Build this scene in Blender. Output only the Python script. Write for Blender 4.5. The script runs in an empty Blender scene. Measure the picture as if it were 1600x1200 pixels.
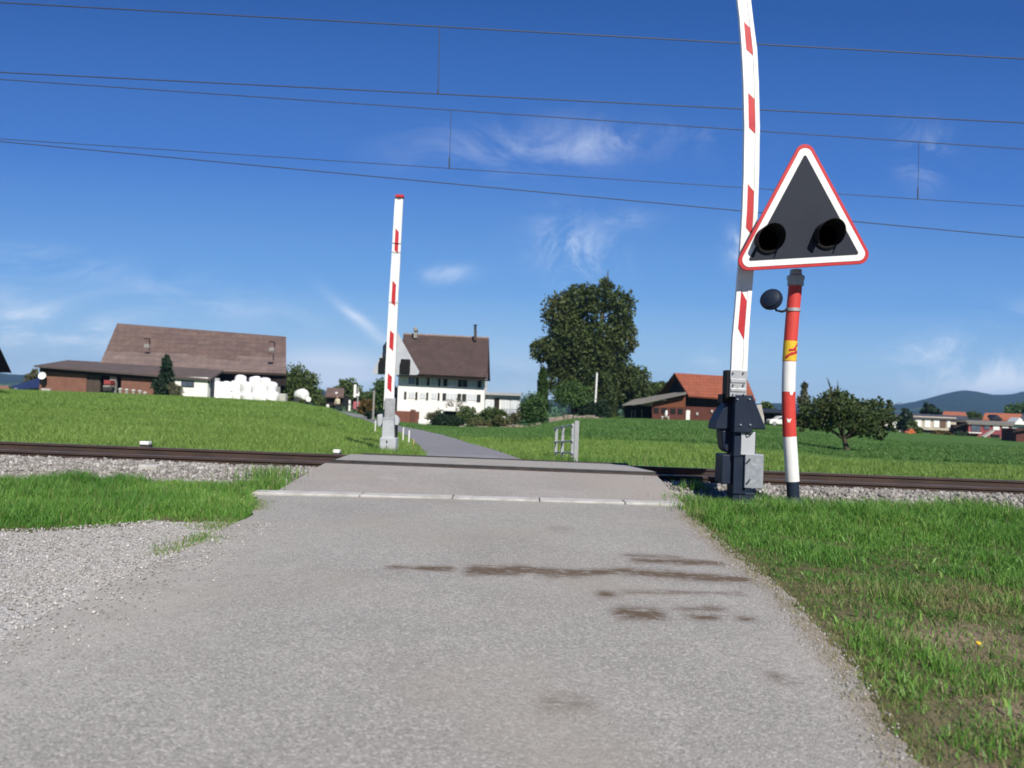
import bpy, math, random
import numpy as np
from mathutils import Vector, Matrix

S = bpy.context.scene
COL = S.collection
RNG = np.random.default_rng(7)
random.seed(7)
R = math.radians

# ------------------------------------------------------------------ camera
CAM = Vector((0, 0, 1.35))
PITCH, ROLL, F = math.atan(22 / 1200), R(2.2), 1200.0
fw = Vector((0, math.cos(PITCH), math.sin(PITCH)))
U0 = Vector((0, -math.sin(PITCH), math.cos(PITCH)))
rt = Vector((1, 0, 0)) * math.cos(ROLL) + U0 * math.sin(ROLL)
up = Vector((-1, 0, 0)) * math.sin(ROLL) + U0 * math.cos(ROLL)
cd = bpy.data.cameras.new('camera')
cam = bpy.data.objects.new('camera', cd)
COL.objects.link(cam)
cam.matrix_world = Matrix(((rt.x, up.x, -fw.x, CAM.x), (rt.y, up.y, -fw.y, CAM.y), (rt.z, up.z, -fw.z, CAM.z), (0, 0, 0, 1)))
cd.sensor_width, cd.lens = 36, 27
cd.clip_start, cd.clip_end = 0.05, 30000
cd.dof.use_dof = True
cd.dof.focus_distance = 7.5
cd.dof.aperture_fstop = 1.9
S.camera = cam

# ------------------------------------------------------------------ sun, sky, exposure
SUN_AZ, SUN_EL = R(20), R(42)          # to the right of straight behind the camera
sd = Vector((math.sin(SUN_AZ) * math.cos(SUN_EL), -math.cos(SUN_AZ) * math.cos(SUN_EL), math.sin(SUN_EL)))
sl = bpy.data.lights.new('sun', 'SUN')
sl.energy, sl.angle, sl.color = 4.4, R(0.53), (1.0, 0.95, 0.87)
so = bpy.data.objects.new('sun', sl)
COL.objects.link(so)
so.rotation_euler = sd.to_track_quat('Z', 'Y').to_euler()
S.view_settings.view_transform = 'Standard'
S.view_settings.look = 'None'
S.view_settings.exposure = 0.45
S.view_settings.gamma = 1
try:
    S.cycles.filter_width = 1.7
    S.cycles.max_bounces = 6
    S.cycles.diffuse_bounces = 3
    S.cycles.glossy_bounces = 3
    S.cycles.transmission_bounces = 4
    S.cycles.transparent_max_bounces = 6
    S.cycles.volume_bounces = 0
    S.cycles.use_denoising = True
    S.cycles.sample_clamp_indirect = 4
except Exception:
    pass

def hor(px):
    return 622 + (px - 800) * math.tan(ROLL)

W = bpy.data.worlds.new('World')
S.world = W
W.use_nodes = True

class NT:
    """small helper for node trees"""
    def __init__(s, tree):
        s.t = tree
        s.n = tree.nodes
        s.n.clear()
    def new(s, typ, **kw):
        nd = s.n.new(typ)
        for k, v in kw.items():
            setattr(nd, k, v)
        return nd
    def put(s, sock, v):
        if hasattr(v, 'is_output') or isinstance(v, bpy.types.NodeSocket):
            s.t.links.new(v, sock)
        elif v is not None:
            sock.default_value = v
    def math(s, op, a, b=None, c=None, clamp=False):
        nd = s.new('ShaderNodeMath', operation=op)
        nd.use_clamp = clamp
        s.put(nd.inputs[0], a)
        if b is not None: s.put(nd.inputs[1], b)
        if c is not None: s.put(nd.inputs[2], c)
        return nd.outputs[0]
    def mixc(s, f, a, b, mode='MIX'):
        nd = s.new('ShaderNodeMix', data_type='RGBA', blend_type=mode)
        s.put(nd.inputs[0], f)
        s.put(nd.inputs[6], a)
        s.put(nd.inputs[7], b)
        return nd.outputs[2]
    def noise(s, vec, scale, detail=5, rough=0.55, dist=0.0):
        nd = s.new('ShaderNodeTexNoise')
        s.put(nd.inputs['Vector'], vec)
        nd.inputs['Scale'].default_value = scale
        nd.inputs['Detail'].default_value = detail
        nd.inputs['Roughness'].default_value = rough
        nd.inputs['Distortion'].default_value = dist
        return nd.outputs['Fac']
    def step(s, v, a, b):
        nd = s.new('ShaderNodeMapRange', interpolation_type='SMOOTHSTEP')
        s.put(nd.inputs[0], v)
        nd.inputs[1].default_value = a
        nd.inputs[2].default_value = b
        return nd.outputs[0]
    def ramp(s, v, stops):
        nd = s.new('ShaderNodeValToRGB')
        s.put(nd.inputs[0], v)
        e = nd.color_ramp.elements
        while len(e) < len(stops):
            e.new(0.5)
        for el, (p, c) in zip(e, stops):
            el.position = p
            el.color = (*c, 1)
        return nd.outputs[0]
    def attr(s, name):
        return s.new('ShaderNodeAttribute', attribute_name=name).outputs['Fac']
    def attrc(s, name):
        return s.new('ShaderNodeAttribute', attribute_name=name).outputs['Color']
    def scalev(s, vec, sc):
        nd = s.new('ShaderNodeMapping')
        s.put(nd.inputs[0], vec)
        nd.inputs['Scale'].default_value = sc
        return nd.outputs[0]

w = NT(W.node_tree)
sky = w.new('ShaderNodeTexSky', sky_type='NISHITA')
sky.sun_disc = False
sky.sun_elevation = SUN_EL
sky.sun_rotation = math.pi - SUN_AZ      # 0 = +Y, clockwise seen from above
sky.altitude = 500
sky.air_density, sky.dust_density, sky.ozone_density = 1.0, 0.6, 3.0
tc = w.new('ShaderNodeTexCoord')
sep = w.new('ShaderNodeSeparateXYZ')
w.put(sep.inputs[0], tc.outputs['Generated'])
dx, dy, dz = sep.outputs
ay = w.math('MAXIMUM', dy, 0.05)
A = w.math('DIVIDE', dx, ay)
E = w.math('DIVIDE', dz, ay)
front = w.step(dy, 0.1, 0.4)
comb = w.new('ShaderNodeCombineXYZ')
w.put(comb.inputs[0], A)
w.put(comb.inputs[1], E)
warp = w.noise(comb.outputs[0], 3.0, 4)
n_wisp = w.noise(w.scalev(comb.outputs[0], (5, 13, 1)), 1.0, 9, 0.68, 1.1)
n_soft = w.noise(w.scalev(comb.outputs[0], (2.2, 6, 1)), 1.0, 5, 0.5, 0.3)
n_puff = w.noise(w.scalev(comb.outputs[0], (13, 10, 1)), 1.0, 8, 0.68, 1.2)
puff = w.step(n_puff, 0.40, 0.70)
wisp = w.step(n_wisp, 0.38, 0.72)
soft = w.step(n_soft, 0.35, 0.7)
# cirrus patches: direction (as measured), half sizes, tilt, strength, texture
CL = [(830, 225, 200, 42, -3, .14, 0), (985, 208, 60, 18, -4, .12, 2), (885, 385, 60, 50, 8, .30, 2), (900, 225, 70, 30, -3, .12, 2), (960, 340, 45, 16, 0, .2, 0),
      (690, 428, 45, 14, -6, .24, 0), (562, 503, 62, 10, 38, .62, 1), (545, 490, 30, 6, 30, .5, 1), (735, 575, 60, 40, 0, .4, 1), (1085, 205, 40, 10, 0, .12, 0), (20, 505, 130, 26, 4, .3, 0), (1430, 235, 45, 40, 70, .2, 2), (1150, 385, 22, 34, 0, .28, 2),
      (1130, 565, 60, 30, -30, .22, 0), (1470, 545, 90, 22, -14, .42, 0), (1520, 585, 95, 24, -8, .4, 2), (1560, 600, 110, 18, -4, .55, 1), (1440, 610, 90, 14, 0, .4, 1), (1220, 602, 60, 14, 0, .35, 1),
      (1280, 598, 60, 18, 0, .4, 1), (800, 588, 90, 36, 4, .85, 1), (520, 582, 100, 30, 0, .8, 1), (60, 520, 200, 40, 2, .32, 0),
      (70, 590, 220, 26, 0, .2, 1), (60, 410, 110, 26, 3, .2, 0), (330, 470, 160, 30, 5, .15, 0), (1580, 500, 40, 22, -20, .2, 0), (-300, 470, 250, 60, 0, .3, 0), (1900, 540, 250, 60, 0, .4, 0)]
total = None
for cx, cy, sx, sy, ang, st, kind in CL:
    a0, e0 = (cx - 800) / F, (hor(cx) - cy) / F
    ca, sa = math.cos(R(ang)), math.sin(R(ang))
    da = w.math('SUBTRACT', A, a0)
    de = w.math('SUBTRACT', E, e0)
    p = w.math('MULTIPLY', w.math('SUBTRACT', w.math('MULTIPLY', da, ca), w.math('MULTIPLY', de, sa)), F / sx)
    q = w.math('MULTIPLY', w.math('ADD', w.math('MULTIPLY', da, sa), w.math('MULTIPLY', de, ca)), F / sy)
    r2 = w.math('ADD', w.math('MULTIPLY', p, p), w.math('MULTIPLY', q, q))
    g = w.math('POWER', 2.718, w.math('MULTIPLY', r2, -1.1))
    g = w.math('MULTIPLY', g, w.math('MULTIPLY', (wisp, soft, puff)[kind], st * 2.1))
    total = g if total is None else w.math('ADD', total, g)
total = w.math('MULTIPLY', w.math('MINIMUM', total, 0.85), front)
hs = w.new('ShaderNodeHueSaturation')
hs.inputs['Saturation'].default_value = 1.12
w.put(hs.inputs['Color'], sky.outputs[0])
grad = w.ramp(E, [(0.0, (.46, .68, .86)), (.05, (.34, .57, .84)), (.14, (.145, .365, .77)), (.30, (.050, .185, .60)), (.52, (.018, .096, .38)), (1.0, (.010, .055, .25))])
gs_ = w.new('ShaderNodeVectorMath', operation='SCALE')
w.put(gs_.inputs[0], grad)
gs_.inputs[3].default_value = 6.6
skyb = w.mixc(.92, hs.outputs[0], gs_.outputs[0])
skyc = w.mixc(total, skyb, (5.6, 6.2, 7.2, 1))
bg = w.new('ShaderNodeBackground')
w.put(bg.inputs[0], skyc)
bg.inputs[1].default_value = 0.11
wo = w.new('ShaderNodeOutputWorld')
w.put(wo.inputs[0], bg.outputs[0])

# ------------------------------------------------------------------ helpers
def P(px, py, Y):
    """photo point (1600 x 1200) at depth Y -> world"""
    d = fw + rt * ((px - 800) / F) + up * ((600 - py) / F)
    return CAM + d * (Y / d.y)

def tag(o, label=None, cat=None, group=None, kind=None):
    if label: o['label'] = label
    if cat: o['category'] = cat
    if group: o['group'] = group
    if kind: o['kind'] = kind
    return o

def thing(name, loc, label, cat, group=None, rz=0):
    o = bpy.data.objects.new(name, None)
    o.empty_display_size = 0.2
    COL.objects.link(o)
    o.location = loc
    o.rotation_euler.z = rz
    return tag(o, label, cat, group)

def copy_tree(o, parent=None):
    c = o.copy()
    COL.objects.link(c)
    if parent: c.parent = parent
    for ch in list(o.children):
        copy_tree(ch, c)
    return c

def wloc(o):
    v = Vector((0, 0, 0))
    while o is not None:
        v += o.location
        o = o.parent
    return v

class MB:
    def __init__(s):
        s.v, s.f, s.m = [], [], []
    def add(s, vs, fs, mi=0):
        b = len(s.v)
        s.v += [Vector(p) for p in vs]
        s.f += [tuple(b + i for i in f) for f in fs]
        s.m += [mi] * len(fs)
        return s
    def box(s, c, size, mi=0, rot=None, bev=0):
        hx, hy, hz = size[0] / 2, size[1] / 2, size[2] / 2
        vs = [Vector((a, b, d)) for a in (-hx, hx) for b in (-hy, hy) for d in (-hz, hz)]
        if rot is not None: vs = [rot @ p for p in vs]
        vs = [p + Vector(c) for p in vs]
        return s.add(vs, [(0, 1, 3, 2), (4, 6, 7, 5), (0, 4, 5, 1), (2, 3, 7, 6), (0, 2, 6, 4), (1, 5, 7, 3)], mi)
    def prism(s, poly, vec, mi=0, mi_side=None):
        """planar polygon extruded along vec"""
        n = len(poly)
        a = [Vector(p) for p in poly]
        vec = Vector(vec)
        b = [p + vec for p in a]
        nrm = Vector((0, 0, 0))
        for i in range(n):
            nrm += a[i].cross(a[(i + 1) % n])
        flip = nrm.dot(vec) > 0
        fa, fb = list(range(n)), [n + i for i in range(n)]
        if flip: fa.reverse()
        else: fb.reverse()
        sides = []
        for i in range(n):
            j = (i + 1) % n
            sides.append((i, j, n + j, n + i) if flip else (j, i, n + i, n + j))
        s.add(a + b, [tuple(fa), tuple(fb)], mi)
        base = len(s.v) - 2 * n
        s.f += [tuple(base + i for i in f) for f in sides]
        s.m += [mi if mi_side is None else mi_side] * n
        return s
    def tube(s, pts, rad, n=12, mi=0, caps=True):
        pts = [Vector(p) for p in pts]
        if not isinstance(rad, (list, tuple)): rad = [rad] * len(pts)
        vs, fs = [], []
        prev = None
        for i, p in enumerate(pts):
            t = (pts[min(i + 1, len(pts) - 1)] - pts[max(i - 1, 0)]).normalized()
            if prev is None:
                ref = Vector((0, 1, 0)) if abs(t.y) < 0.9 else Vector((1, 0, 0))
                x = ref.cross(t).normalized()
            else:
                x = (prev - t * prev.dot(t)).normalized()
            prev = x
            y = t.cross(x)
            for k in range(n):
                a = 2 * math.pi * k / n
                vs.append(p + (x * math.cos(a) + y * math.sin(a)) * rad[i])
        for i in range(len(pts) - 1):
            for k in range(n):
                k2 = (k + 1) % n
                fs.append((i * n + k, i * n + k2, (i + 1) * n + k2, (i + 1) * n + k))
        if caps:
            fs.append(tuple(reversed(range(n))))
            fs.append(tuple((len(pts) - 1) * n + k for k in range(n)))
        return s.add(vs, fs, mi)
    def lathe(s, c, axis, prof, n=20, mi=0):
        """prof: (along, radius)"""
        t = Vector(axis).normalized()
        c = Vector(c)
        ref = Vector((0, 1, 0)) if abs(t.y) < 0.9 else Vector((1, 0, 0))
        x = ref.cross(t).normalized()
        y = t.cross(x)
        vs, fs = [], []
        for a, r in prof:
            for k in range(n):
                g = 2 * math.pi * k / n
                vs.append(c + t * a + (x * math.cos(g) + y * math.sin(g)) * max(r, 1e-4))
        m = len(prof)
        for i in range(m - 1):
            for k in range(n):
                k2 = (k + 1) % n
                fs.append((i * n + k, i * n + k2, (i + 1) * n + k2, (i + 1) * n + k))
        fs.append(tuple(reversed(range(n))))
        fs.append(tuple((m - 1) * n + k for k in range(n)))
        return s.add(vs, fs, mi)
    def build(s, name, mats, parent=None, smooth=False, bevel=0, seg=2):
        off = wloc(parent) if parent is not None else Vector((0, 0, 0))
        me = bpy.data.meshes.new(name)
        me.from_pydata([p - off for p in s.v], [], s.f)
        if not isinstance(mats, (list, tuple)): mats = [mats]
        for m in mats: me.materials.append(m)
        me.polygons.foreach_set('material_index', s.m)
        if smooth:
            me.polygons.foreach_set('use_smooth', [True] * len(s.f))
        me.update()
        o = bpy.data.objects.new(name, me)
        COL.objects.link(o)
        if parent is not None: o.parent = parent
        if smooth:
            me.set_sharp_from_angle(angle=R(40))
        if bevel:
            b = o.modifiers.new('bevel', 'BEVEL')
            b.width, b.segments, b.limit_method, b.angle_limit = bevel, seg, 'ANGLE', R(40)
        return o

def np_mesh(name, V, T, mat, attrs=None, parent=None, smooth=False):
    """triangle or quad mesh from arrays"""
    V = np.asarray(V, np.float32)
    T = np.asarray(T, np.int32)
    k = T.shape[1]
    if parent is not None:
        V = V - np.array(wloc(parent), np.float32)
    me = bpy.data.meshes.new(name)
    me.vertices.add(len(V))
    me.vertices.foreach_set('co', V.ravel())
    me.loops.add(T.size)
    me.loops.foreach_set('vertex_index', T.ravel())
    me.polygons.add(len(T))
    me.polygons.foreach_set('loop_start', np.arange(0, T.size, k, dtype=np.int32))
    if smooth:
        me.polygons.foreach_set('use_smooth', np.ones(len(T), bool))
    for an, av in (attrs or {}).items():
        a = me.attributes.new(an, 'FLOAT', 'POINT')
        a.data.foreach_set('value', np.asarray(av, np.float32))
    me.update(calc_edges=True)
    me.validate()
    me.materials.append(mat)
    o = bpy.data.objects.new(name, me)
    COL.objects.link(o)
    if parent is not None: o.parent = parent
    return o

def mat_new(name):
    m = bpy.data.materials.new(name)
    m.use_nodes = True
    t = NT(m.node_tree)
    out = t.new('ShaderNodeOutputMaterial')
    return m, t, out

def pm(name, c, c2=None, scale=6.0, rough=0.7, bump=0.0, bscale=None, metal=0.0, spec=0.4, c3=None, c3amt=0.0, c3scale=1.5, stretch=(1, 1, 1), coat=0):
    """painted / stone / wood surface: two tones of noise, optional stains, bump"""
    m, t, out = mat_new(name)
    if c2 is None: c2 = tuple(x * 0.8 for x in c)
    co = t.scalev(t.new('ShaderNodeTexCoord').outputs['Object'], stretch)
    n1 = t.noise(co, scale, 6, 0.6)
    col = t.mixc(t.step(n1, 0.3, 0.7), (*c, 1), (*c2, 1))
    if c3:
        n2 = t.noise(co, c3scale, 7, 0.65, 0.4)
        col = t.mixc(t.math('MULTIPLY', t.step(n2, 0.5, 0.72), c3amt), col, (*c3, 1))
    b = t.new('ShaderNodeBsdfPrincipled')
    t.put(b.inputs['Base Color'], col)
    b.inputs['Metallic'].default_value = metal
    b.inputs['Specular IOR Level'].default_value = spec
    b.inputs['Coat Weight'].default_value = coat
    t.put(b.inputs['Roughness'], t.math('ADD', t.math('MULTIPLY', n1, 0.2), rough - 0.1, clamp=True))
    if bump:
        bp = t.new('ShaderNodeBump')
        bp.inputs['Strength'].default_value = bump
        bp.inputs['Distance'].default_value = 0.02
        t.put(bp.inputs['Height'], t.noise(co, bscale or scale * 4, 5))
        t.put(b.inputs['Normal'], bp.outputs[0])
    t.put(out.inputs[0], b.outputs[0])
    return m

def roof_mat(name, c, c2, c3, amt=.5, row=.42, wd=.5):
    m = pm(name, c, c2, .6, .85, bump=.3, bscale=8, c3=c3, c3amt=amt, c3scale=1.0)
    t = m.node_tree
    bs = [n for n in t.nodes if n.type == 'BSDF_PRINCIPLED'][0]
    src = bs.inputs['Base Color'].links[0].from_socket
    tcn = t.nodes.new('ShaderNodeTexCoord')
    mp = t.nodes.new('ShaderNodeMapping')
    mp.inputs['Rotation'].default_value = (R(-90), 0, 0)
    t.links.new(tcn.outputs['Object'], mp.inputs[0])
    br = t.nodes.new('ShaderNodeTexBrick')
    t.links.new(mp.outputs[0], br.inputs['Vector'])
    br.inputs['Scale'].default_value = 1.0
    br.inputs['Brick Width'].default_value = wd
    br.inputs['Row Height'].default_value = row
    br.inputs['Mortar Size'].default_value = .035
    br.inputs['Color1'].default_value = (1, 1, 1, 1)
    br.inputs['Color2'].default_value = (.78, .78, .80, 1)
    br.inputs['Mortar'].default_value = (.5, .5, .5, 1)
    mx = t.nodes.new('ShaderNodeMix')
    mx.data_type, mx.blend_type = 'RGBA', 'MULTIPLY'
    mx.inputs[0].default_value = .75
    t.links.new(src, mx.inputs[6])
    t.links.new(br.outputs[0], mx.inputs[7])
    t.links.new(mx.outputs[2], bs.inputs['Base Color'])
    return m

def leaf_mat(name, c, c2, c3=None, scale=1.2, trans=0.3):
    m, t, out = mat_new(name)
    co = t.new('ShaderNodeTexCoord').outputs['Object']
    n = t.noise(co, scale, 4, 0.6)
    col = t.mixc(t.step(n, 0.32, 0.68), (*c, 1), (*c2, 1))
    if c3:
        col = t.mixc(t.step(t.noise(co, scale * 0.45, 3), 0.52, 0.66), col, (*c3, 1))
    tone = t.attr('tone')
    col = t.mixc(t.math('MULTIPLY', tone, 0.5), col, tuple(min(1, 1.7 * x) for x in c2) + (1,))
    d = t.new('ShaderNodeBsdfPrincipled')
    t.put(d.inputs['Base Color'], col)
    d.inputs['Roughness'].default_value = 0.55
    d.inputs['Specular IOR Level'].default_value = 0.25
    tr = t.new('ShaderNodeBsdfTranslucent')
    t.put(tr.inputs[0], col)
    mx = t.new('ShaderNodeMixShader')
    mx.inputs[0].default_value = trans
    t.put(mx.inputs[1], d.outputs[0])
    t.put(mx.inputs[2], tr.outputs[0])
    t.put(out.inputs[0], mx.outputs[0])
    return m

def vnoise(x, y, seed=0, octaves=4):
    """value noise on arrays, 0..1"""
    x, y = np.asarray(x, float), np.asarray(y, float)
    tot, amp, nrm = 0, 1.0, 0
    for o in range(octaves):
        xi, yi = np.floor(x), np.floor(y)
        xf, yf = x - xi, y - yi
        xf, yf = xf * xf * (3 - 2 * xf), yf * yf * (3 - 2 * yf)
        def h(a, b):
            s = np.sin(a * 127.1 + b * 311.7 + seed * 74.7 + o * 19.3) * 43758.5453
            return s - np.floor(s)
        v = (h(xi, yi) * (1 - xf) + h(xi + 1, yi) * xf) * (1 - yf) + (h(xi, yi + 1) * (1 - xf) + h(xi + 1, yi + 1) * xf) * yf
        tot = tot + v * amp
        nrm += amp
        amp *= 0.5
        x, y = x * 2.03 + 5.1, y * 2.03 + 1.7
    return tot / nrm

def sstep(v, a, b):
    t = np.clip((v - a) / (b - a), 0, 1)
    return t * t * (3 - 2 * t)

# ------------------------------------------------------------------ materials
M = {}
M['white_paint'] = pm('white_paint', (.82, .82, .80), (.74, .74, .71), 3, .45, c3=(.5, .48, .42), c3amt=.35, c3scale=4, spec=.4)
M['red_paint'] = pm('red_paint', (.5, .025, .03), (.42, .02, .028), 6, .5, spec=.35)
M['pole_red'] = pm('pole_red', (.62, .06, .045), (.55, .05, .04), 5, .5, c3=(.4, .1, .08), c3amt=.4)
M['yellow'] = pm('yellow', (.75, .5, .03), (.66, .42, .03), 8, .5)
M['anthracite'] = pm('anthracite', (.013, .021, .040), (.018, .027, .048), 3, .5, bump=.05, c3=(.03, .034, .045), c3amt=.3, c3scale=3, spec=.18)
M['board_grey'] = pm('board_grey', (.024, .028, .040), (.028, .033, .045), 2, .6, spec=.12)
M['black'] = pm('black', (.006, .006, .007), (.010, .010, .011), 8, .65, spec=.25)
M['shade_black'] = pm('shade_black', (.003, .003, .004), (.004, .004, .005), 2, .95, spec=.0)  # shade put into the colour: near-black keeps the sunlit shed roof dark
M['lens'] = pm('lens', (.0016, .0003, .0003), (.001, .0002, .0002), 20, .8, spec=.0)
M['galv'] = pm('galv', (.45, .46, .47), (.36, .37, .39), 9, .5, metal=.35, c3=(.27, .26, .25), c3amt=.5, c3scale=5)
M['worn_alu'] = pm('worn_alu', (.30, .32, .35), (.22, .24, .27), 12, .5, metal=.0, c3=(.5, .52, .54), c3amt=.7, c3scale=9)
M['grey_paint'] = pm('grey_paint', (.46, .48, .50), (.40, .42, .45), 4, .5, c3=(.28, .28, .28), c3amt=.35, c3scale=5)
M['concrete'] = pm('concrete', (.50, .49, .46), (.38, .37, .34), 5, .9, bump=.3, bscale=60, c3=(.24, .22, .19), c3amt=.6, c3scale=2.5)
M['rail_side'] = pm('rail_side', (.036, .024, .020), (.062, .038, .029), 5, .85, bump=.2, bscale=50, stretch=(.4, 1, 1))
M['rail_top'] = pm('rail_top', (.22, .2, .19), (.1, .08, .07), 3, .35, metal=.6)
M['rubber'] = pm('rubber', (.022, .021, .021), (.05, .047, .043), 7, .8, bump=.1)
M['bark'] = pm('bark', (.12, .095, .07), (.06, .048, .035), 5, .9, bump=.6, bscale=14, stretch=(1, 1, .3))
M['tile_brown'] = pm('tile_brown', (.150, .098, .078), (.105, .070, .058), .6, .85, bump=.4, bscale=8, c3=(.20, .15, .12), c3amt=.5, c3scale=1.1)
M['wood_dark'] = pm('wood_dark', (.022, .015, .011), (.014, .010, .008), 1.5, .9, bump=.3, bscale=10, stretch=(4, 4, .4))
M['stucco'] = pm('stucco', (.84, .83, .80), (.78, .77, .73), 1.2, .9, bump=.15, bscale=30, c3=(.62, .6, .56), c3amt=.3, c3scale=.8)
M['glass'] = pm('glass', (.10, .13, .17), (.05, .07, .09), .7, .12, spec=.8)
M['shutter'] = pm('shutter', (.012, .016, .016), (.02, .024, .022), 3, .6)
M['bale'] = pm('bale', (.82, .82, .82), (.76, .76, .77), 2, .35, bump=.25, bscale=9, spec=.5)

# ------------------------------------------------------------------ terrain
CX = np.array([-900, 0, 250, 450, 505, 560, 620, 700, 800, 920, 1020, 1100, 1220, 1325, 1420, 1600, 2500], float)
YR = np.array([13, 16, 25, 40, 60, 80, 100, 130, 160, 300, 700, 9000], float)
L_ = [-.12, -.1, -.06, 0., .1, .15, -.2, -1.4, -3, -8, -14, -14]
ZT = np.array([
    L_, L_, L_,
    [-.12, -.1, -.1, -.1, -.08, -.02, -.3, -1.4, -3, -8, -14, -14],
    [-.12, -.1, -.2, -.35, -.4, -.4, -.9, -1.8, -3, -8, -14, -14],
    [-.12, -.1, -.3, -.72, -1.1, -1.45, -1.75, -2.2, -3, -8, -14, -14],
    [-.12, -.12, -.4, -.92, -1.42, -1.95, -2.4, -2.8, -3.2, -8, -14, -14],
    [-.12, -.12, -.42, -.95, -1.5, -2.08, -2.6, -3.0, -3.4, -8, -14, -14],
    [-.12, -.12, -.36, -.85, -1.42, -1.95, -2.4, -2.8, -3.2, -8, -14, -14],
    [-.12, -.12, -.25, -.5, -.7, -.75, -.8, -1.1, -2, -8, -14, -14],
    [-.12, -.12, -.22, -.42, -.55, -.55, -.6, -1.0, -2, -8, -14, -14],
    [-.12, -.12, -.22, -.45, -.55, -.5, -.58, -1.0, -2, -8, -14, -14],
    [-.12, -.12, -.26, -.65, -.95, -1.0, -1.0, -1.3, -2.3, -8, -14, -14],
    [-.12, -.14, -.4, -.9, -1.25, -1.5, -1.7, -2.0, -2.6, -8, -14, -14],
    [-.12, -.14, -.42, -.95, -1.4, -1.7, -1.95, -2.25, -2.8, -8, -14, -14],
    [-.12, -.14, -.42, -.95, -1.4, -1.8, -2.2, -2.75, -3.3, -8, -14, -14],
    [-.12, -.14, -.42, -.95, -1.4, -1.8, -2.2, -2.75, -3.3, -8, -14, -14]])

def crm(p0, p1, p2, p3, t):
    return 0.5 * (2 * p1 + (p2 - p0) * t + (2 * p0 - 5 * p1 + 4 * p2 - p3) * t * t + (3 * p1 - p0 - 3 * p2 + p3) * t ** 3)

def gz(x, y):
    x, y = np.asarray(x, float), np.asarray(y, float)
    yy = np.clip(y, 13, 8999)
    px = np.clip(800 + F * x / yy, -899, 2499)
    i = np.clip(np.searchsorted(CX, px) - 1, 0, len(CX) - 2)
    j = np.clip(np.searchsorted(YR, yy) - 1, 0, len(YR) - 2)
    t = (px - CX[i]) / (CX[i + 1] - CX[i])
    t = t * t * (3 - 2 * t)
    s = (np.log(yy) - np.log(YR[j])) / (np.log(YR[j + 1]) - np.log(YR[j]))
    def col(ii):
        z0, z1 = ZT[ii, np.maximum(j - 1, 0)], ZT[ii, j]
        z2, z3 = ZT[ii, j + 1], ZT[ii, np.minimum(j + 2, len(YR) - 1)]
        c = crm(z0, z1, z2, z3, s)
        return np.where(j >= 8, z1 + (z2 - z1) * s, c)
    z = col(i) * (1 - t) + col(i + 1) * t
    k = np.clip((y - 10.6) / 3.0, 0, 1)
    k = k * k * (3 - 2 * k)
    z = -0.025 * (1 - k) + z * k
    return z + (vnoise(x * .25, y * .25, 3) - .5) * .06 * np.clip((y - 18) / 20, 0, 1)

def G(px, Y, dz=0):
    """ground point under photo column px at depth Y"""
    x = (px - 800) / F * Y
    for _ in range(3):
        z = float(gz(x, Y))
        q = P(px, hor(px) + (1.35 - z) * F / Y, Y)
        x = q.x
    return Vector((x, Y, float(gz(x, Y)) + dz))

# far lane: centre line (x, y, half width)
LANE = np.array([(-.3, 13.9, 2.2), (-.55, 16.5, 1.3), (-1.0, 20, 1.15), (-1.65, 24.5, 1.15), (-2.6, 31, 1.2), (-4.0, 40.5, 1.25), (-5.8, 50, 1.4), (-8.3, 60, 1.5), (-13.0, 78, 1.6), (-23.5, 112, 1.7), (-38, 150, 1.7), (-60, 200, 1.7)])
def lane_at(y):
    return np.interp(y, LANE[:, 1], LANE[:, 0]), np.interp(y, LANE[:, 1], LANE[:, 2])

def crop_mask(x, y):
    """1 = darker crop beyond the mown strip on the right"""
    xc, hw = lane_at(y)
    yb = 30.5 + 12 * np.exp(-(np.clip(x, -3, 60) + 2) / 6.0)
    return sstep(y - yb + (vnoise(x * .3, y * .3, 9) - .5) * 3, -2.2, 2.4) * sstep(x - xc, -hw * .2, hw * .8)

def road_edges(y):
    """asphalt of the near road: left and right edge at depth y"""
    l = np.interp(y, [-6, 0, 3.0, 3.9, 5.5, 6.6, 8.2, 9.4, 10.3], [-4.2, -3.2, -2.72, -2.58, -2.66, -2.62, -2.72, -3.05, -3.3])
    r = np.interp(y, [-6, 0, 3.0, 4.2, 5.6, 7.5, 9.3, 10.3], [1.0, 1.3, 1.6, 1.86, 2.03, 2.10, 2.2, 2.34])
    return l, r

# ground sheet
ys = np.concatenate([np.linspace(-14, 1, 12), np.linspace(1.1, 10.2, 92), np.linspace(10.4, 45, 120), np.geomspace(45.5, 180, 110), np.geomspace(186, 8800, 46)])
us = np.linspace(-1, 1, 281)
us = np.sign(us) * (0.55 * np.abs(us) + 0.95 * np.abs(us) ** 3)
Yg, Ug = np.meshgrid(ys, us, indexing='ij')
Xg = Ug * (np.maximum(Yg, 0) * 1.05 + 16)
Zg = gz(Xg, Yg)
nr, nc = Yg.shape
idx = np.arange(nr * nc).reshape(nr, nc)
Q = np.stack([idx[:-1, :-1], idx[:-1, 1:], idx[1:, 1:], idx[1:, :-1]], -1).reshape(-1, 4)
m, t, out = mat_new('meadow')
pos = t.new('ShaderNodeNewGeometry').outputs['Position']
n1 = t.noise(t.scalev(pos, (.35, 1, 1)), .45, 7, .68)
n2 = t.noise(t.scalev(pos, (1, .35, 1)), 6, 6, .7)
light = t.ramp(n1, [(.3, (.108, .178, .034)), (.55, (.135, .21, .042)), (.75, (.165, .24, .055))])
dark = t.ramp(n1, [(.3, (.055, .125, .026)), (.55, (.076, .155, .033)), (.75, (.105, .18, .04))])
col = t.mixc(t.attr('crop'), light, dark)
col = t.mixc(t.math('MULTIPLY', t.step(n2, .45, .75), .45), col, (.045, .08, .014, 1), 'MIX')
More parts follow.
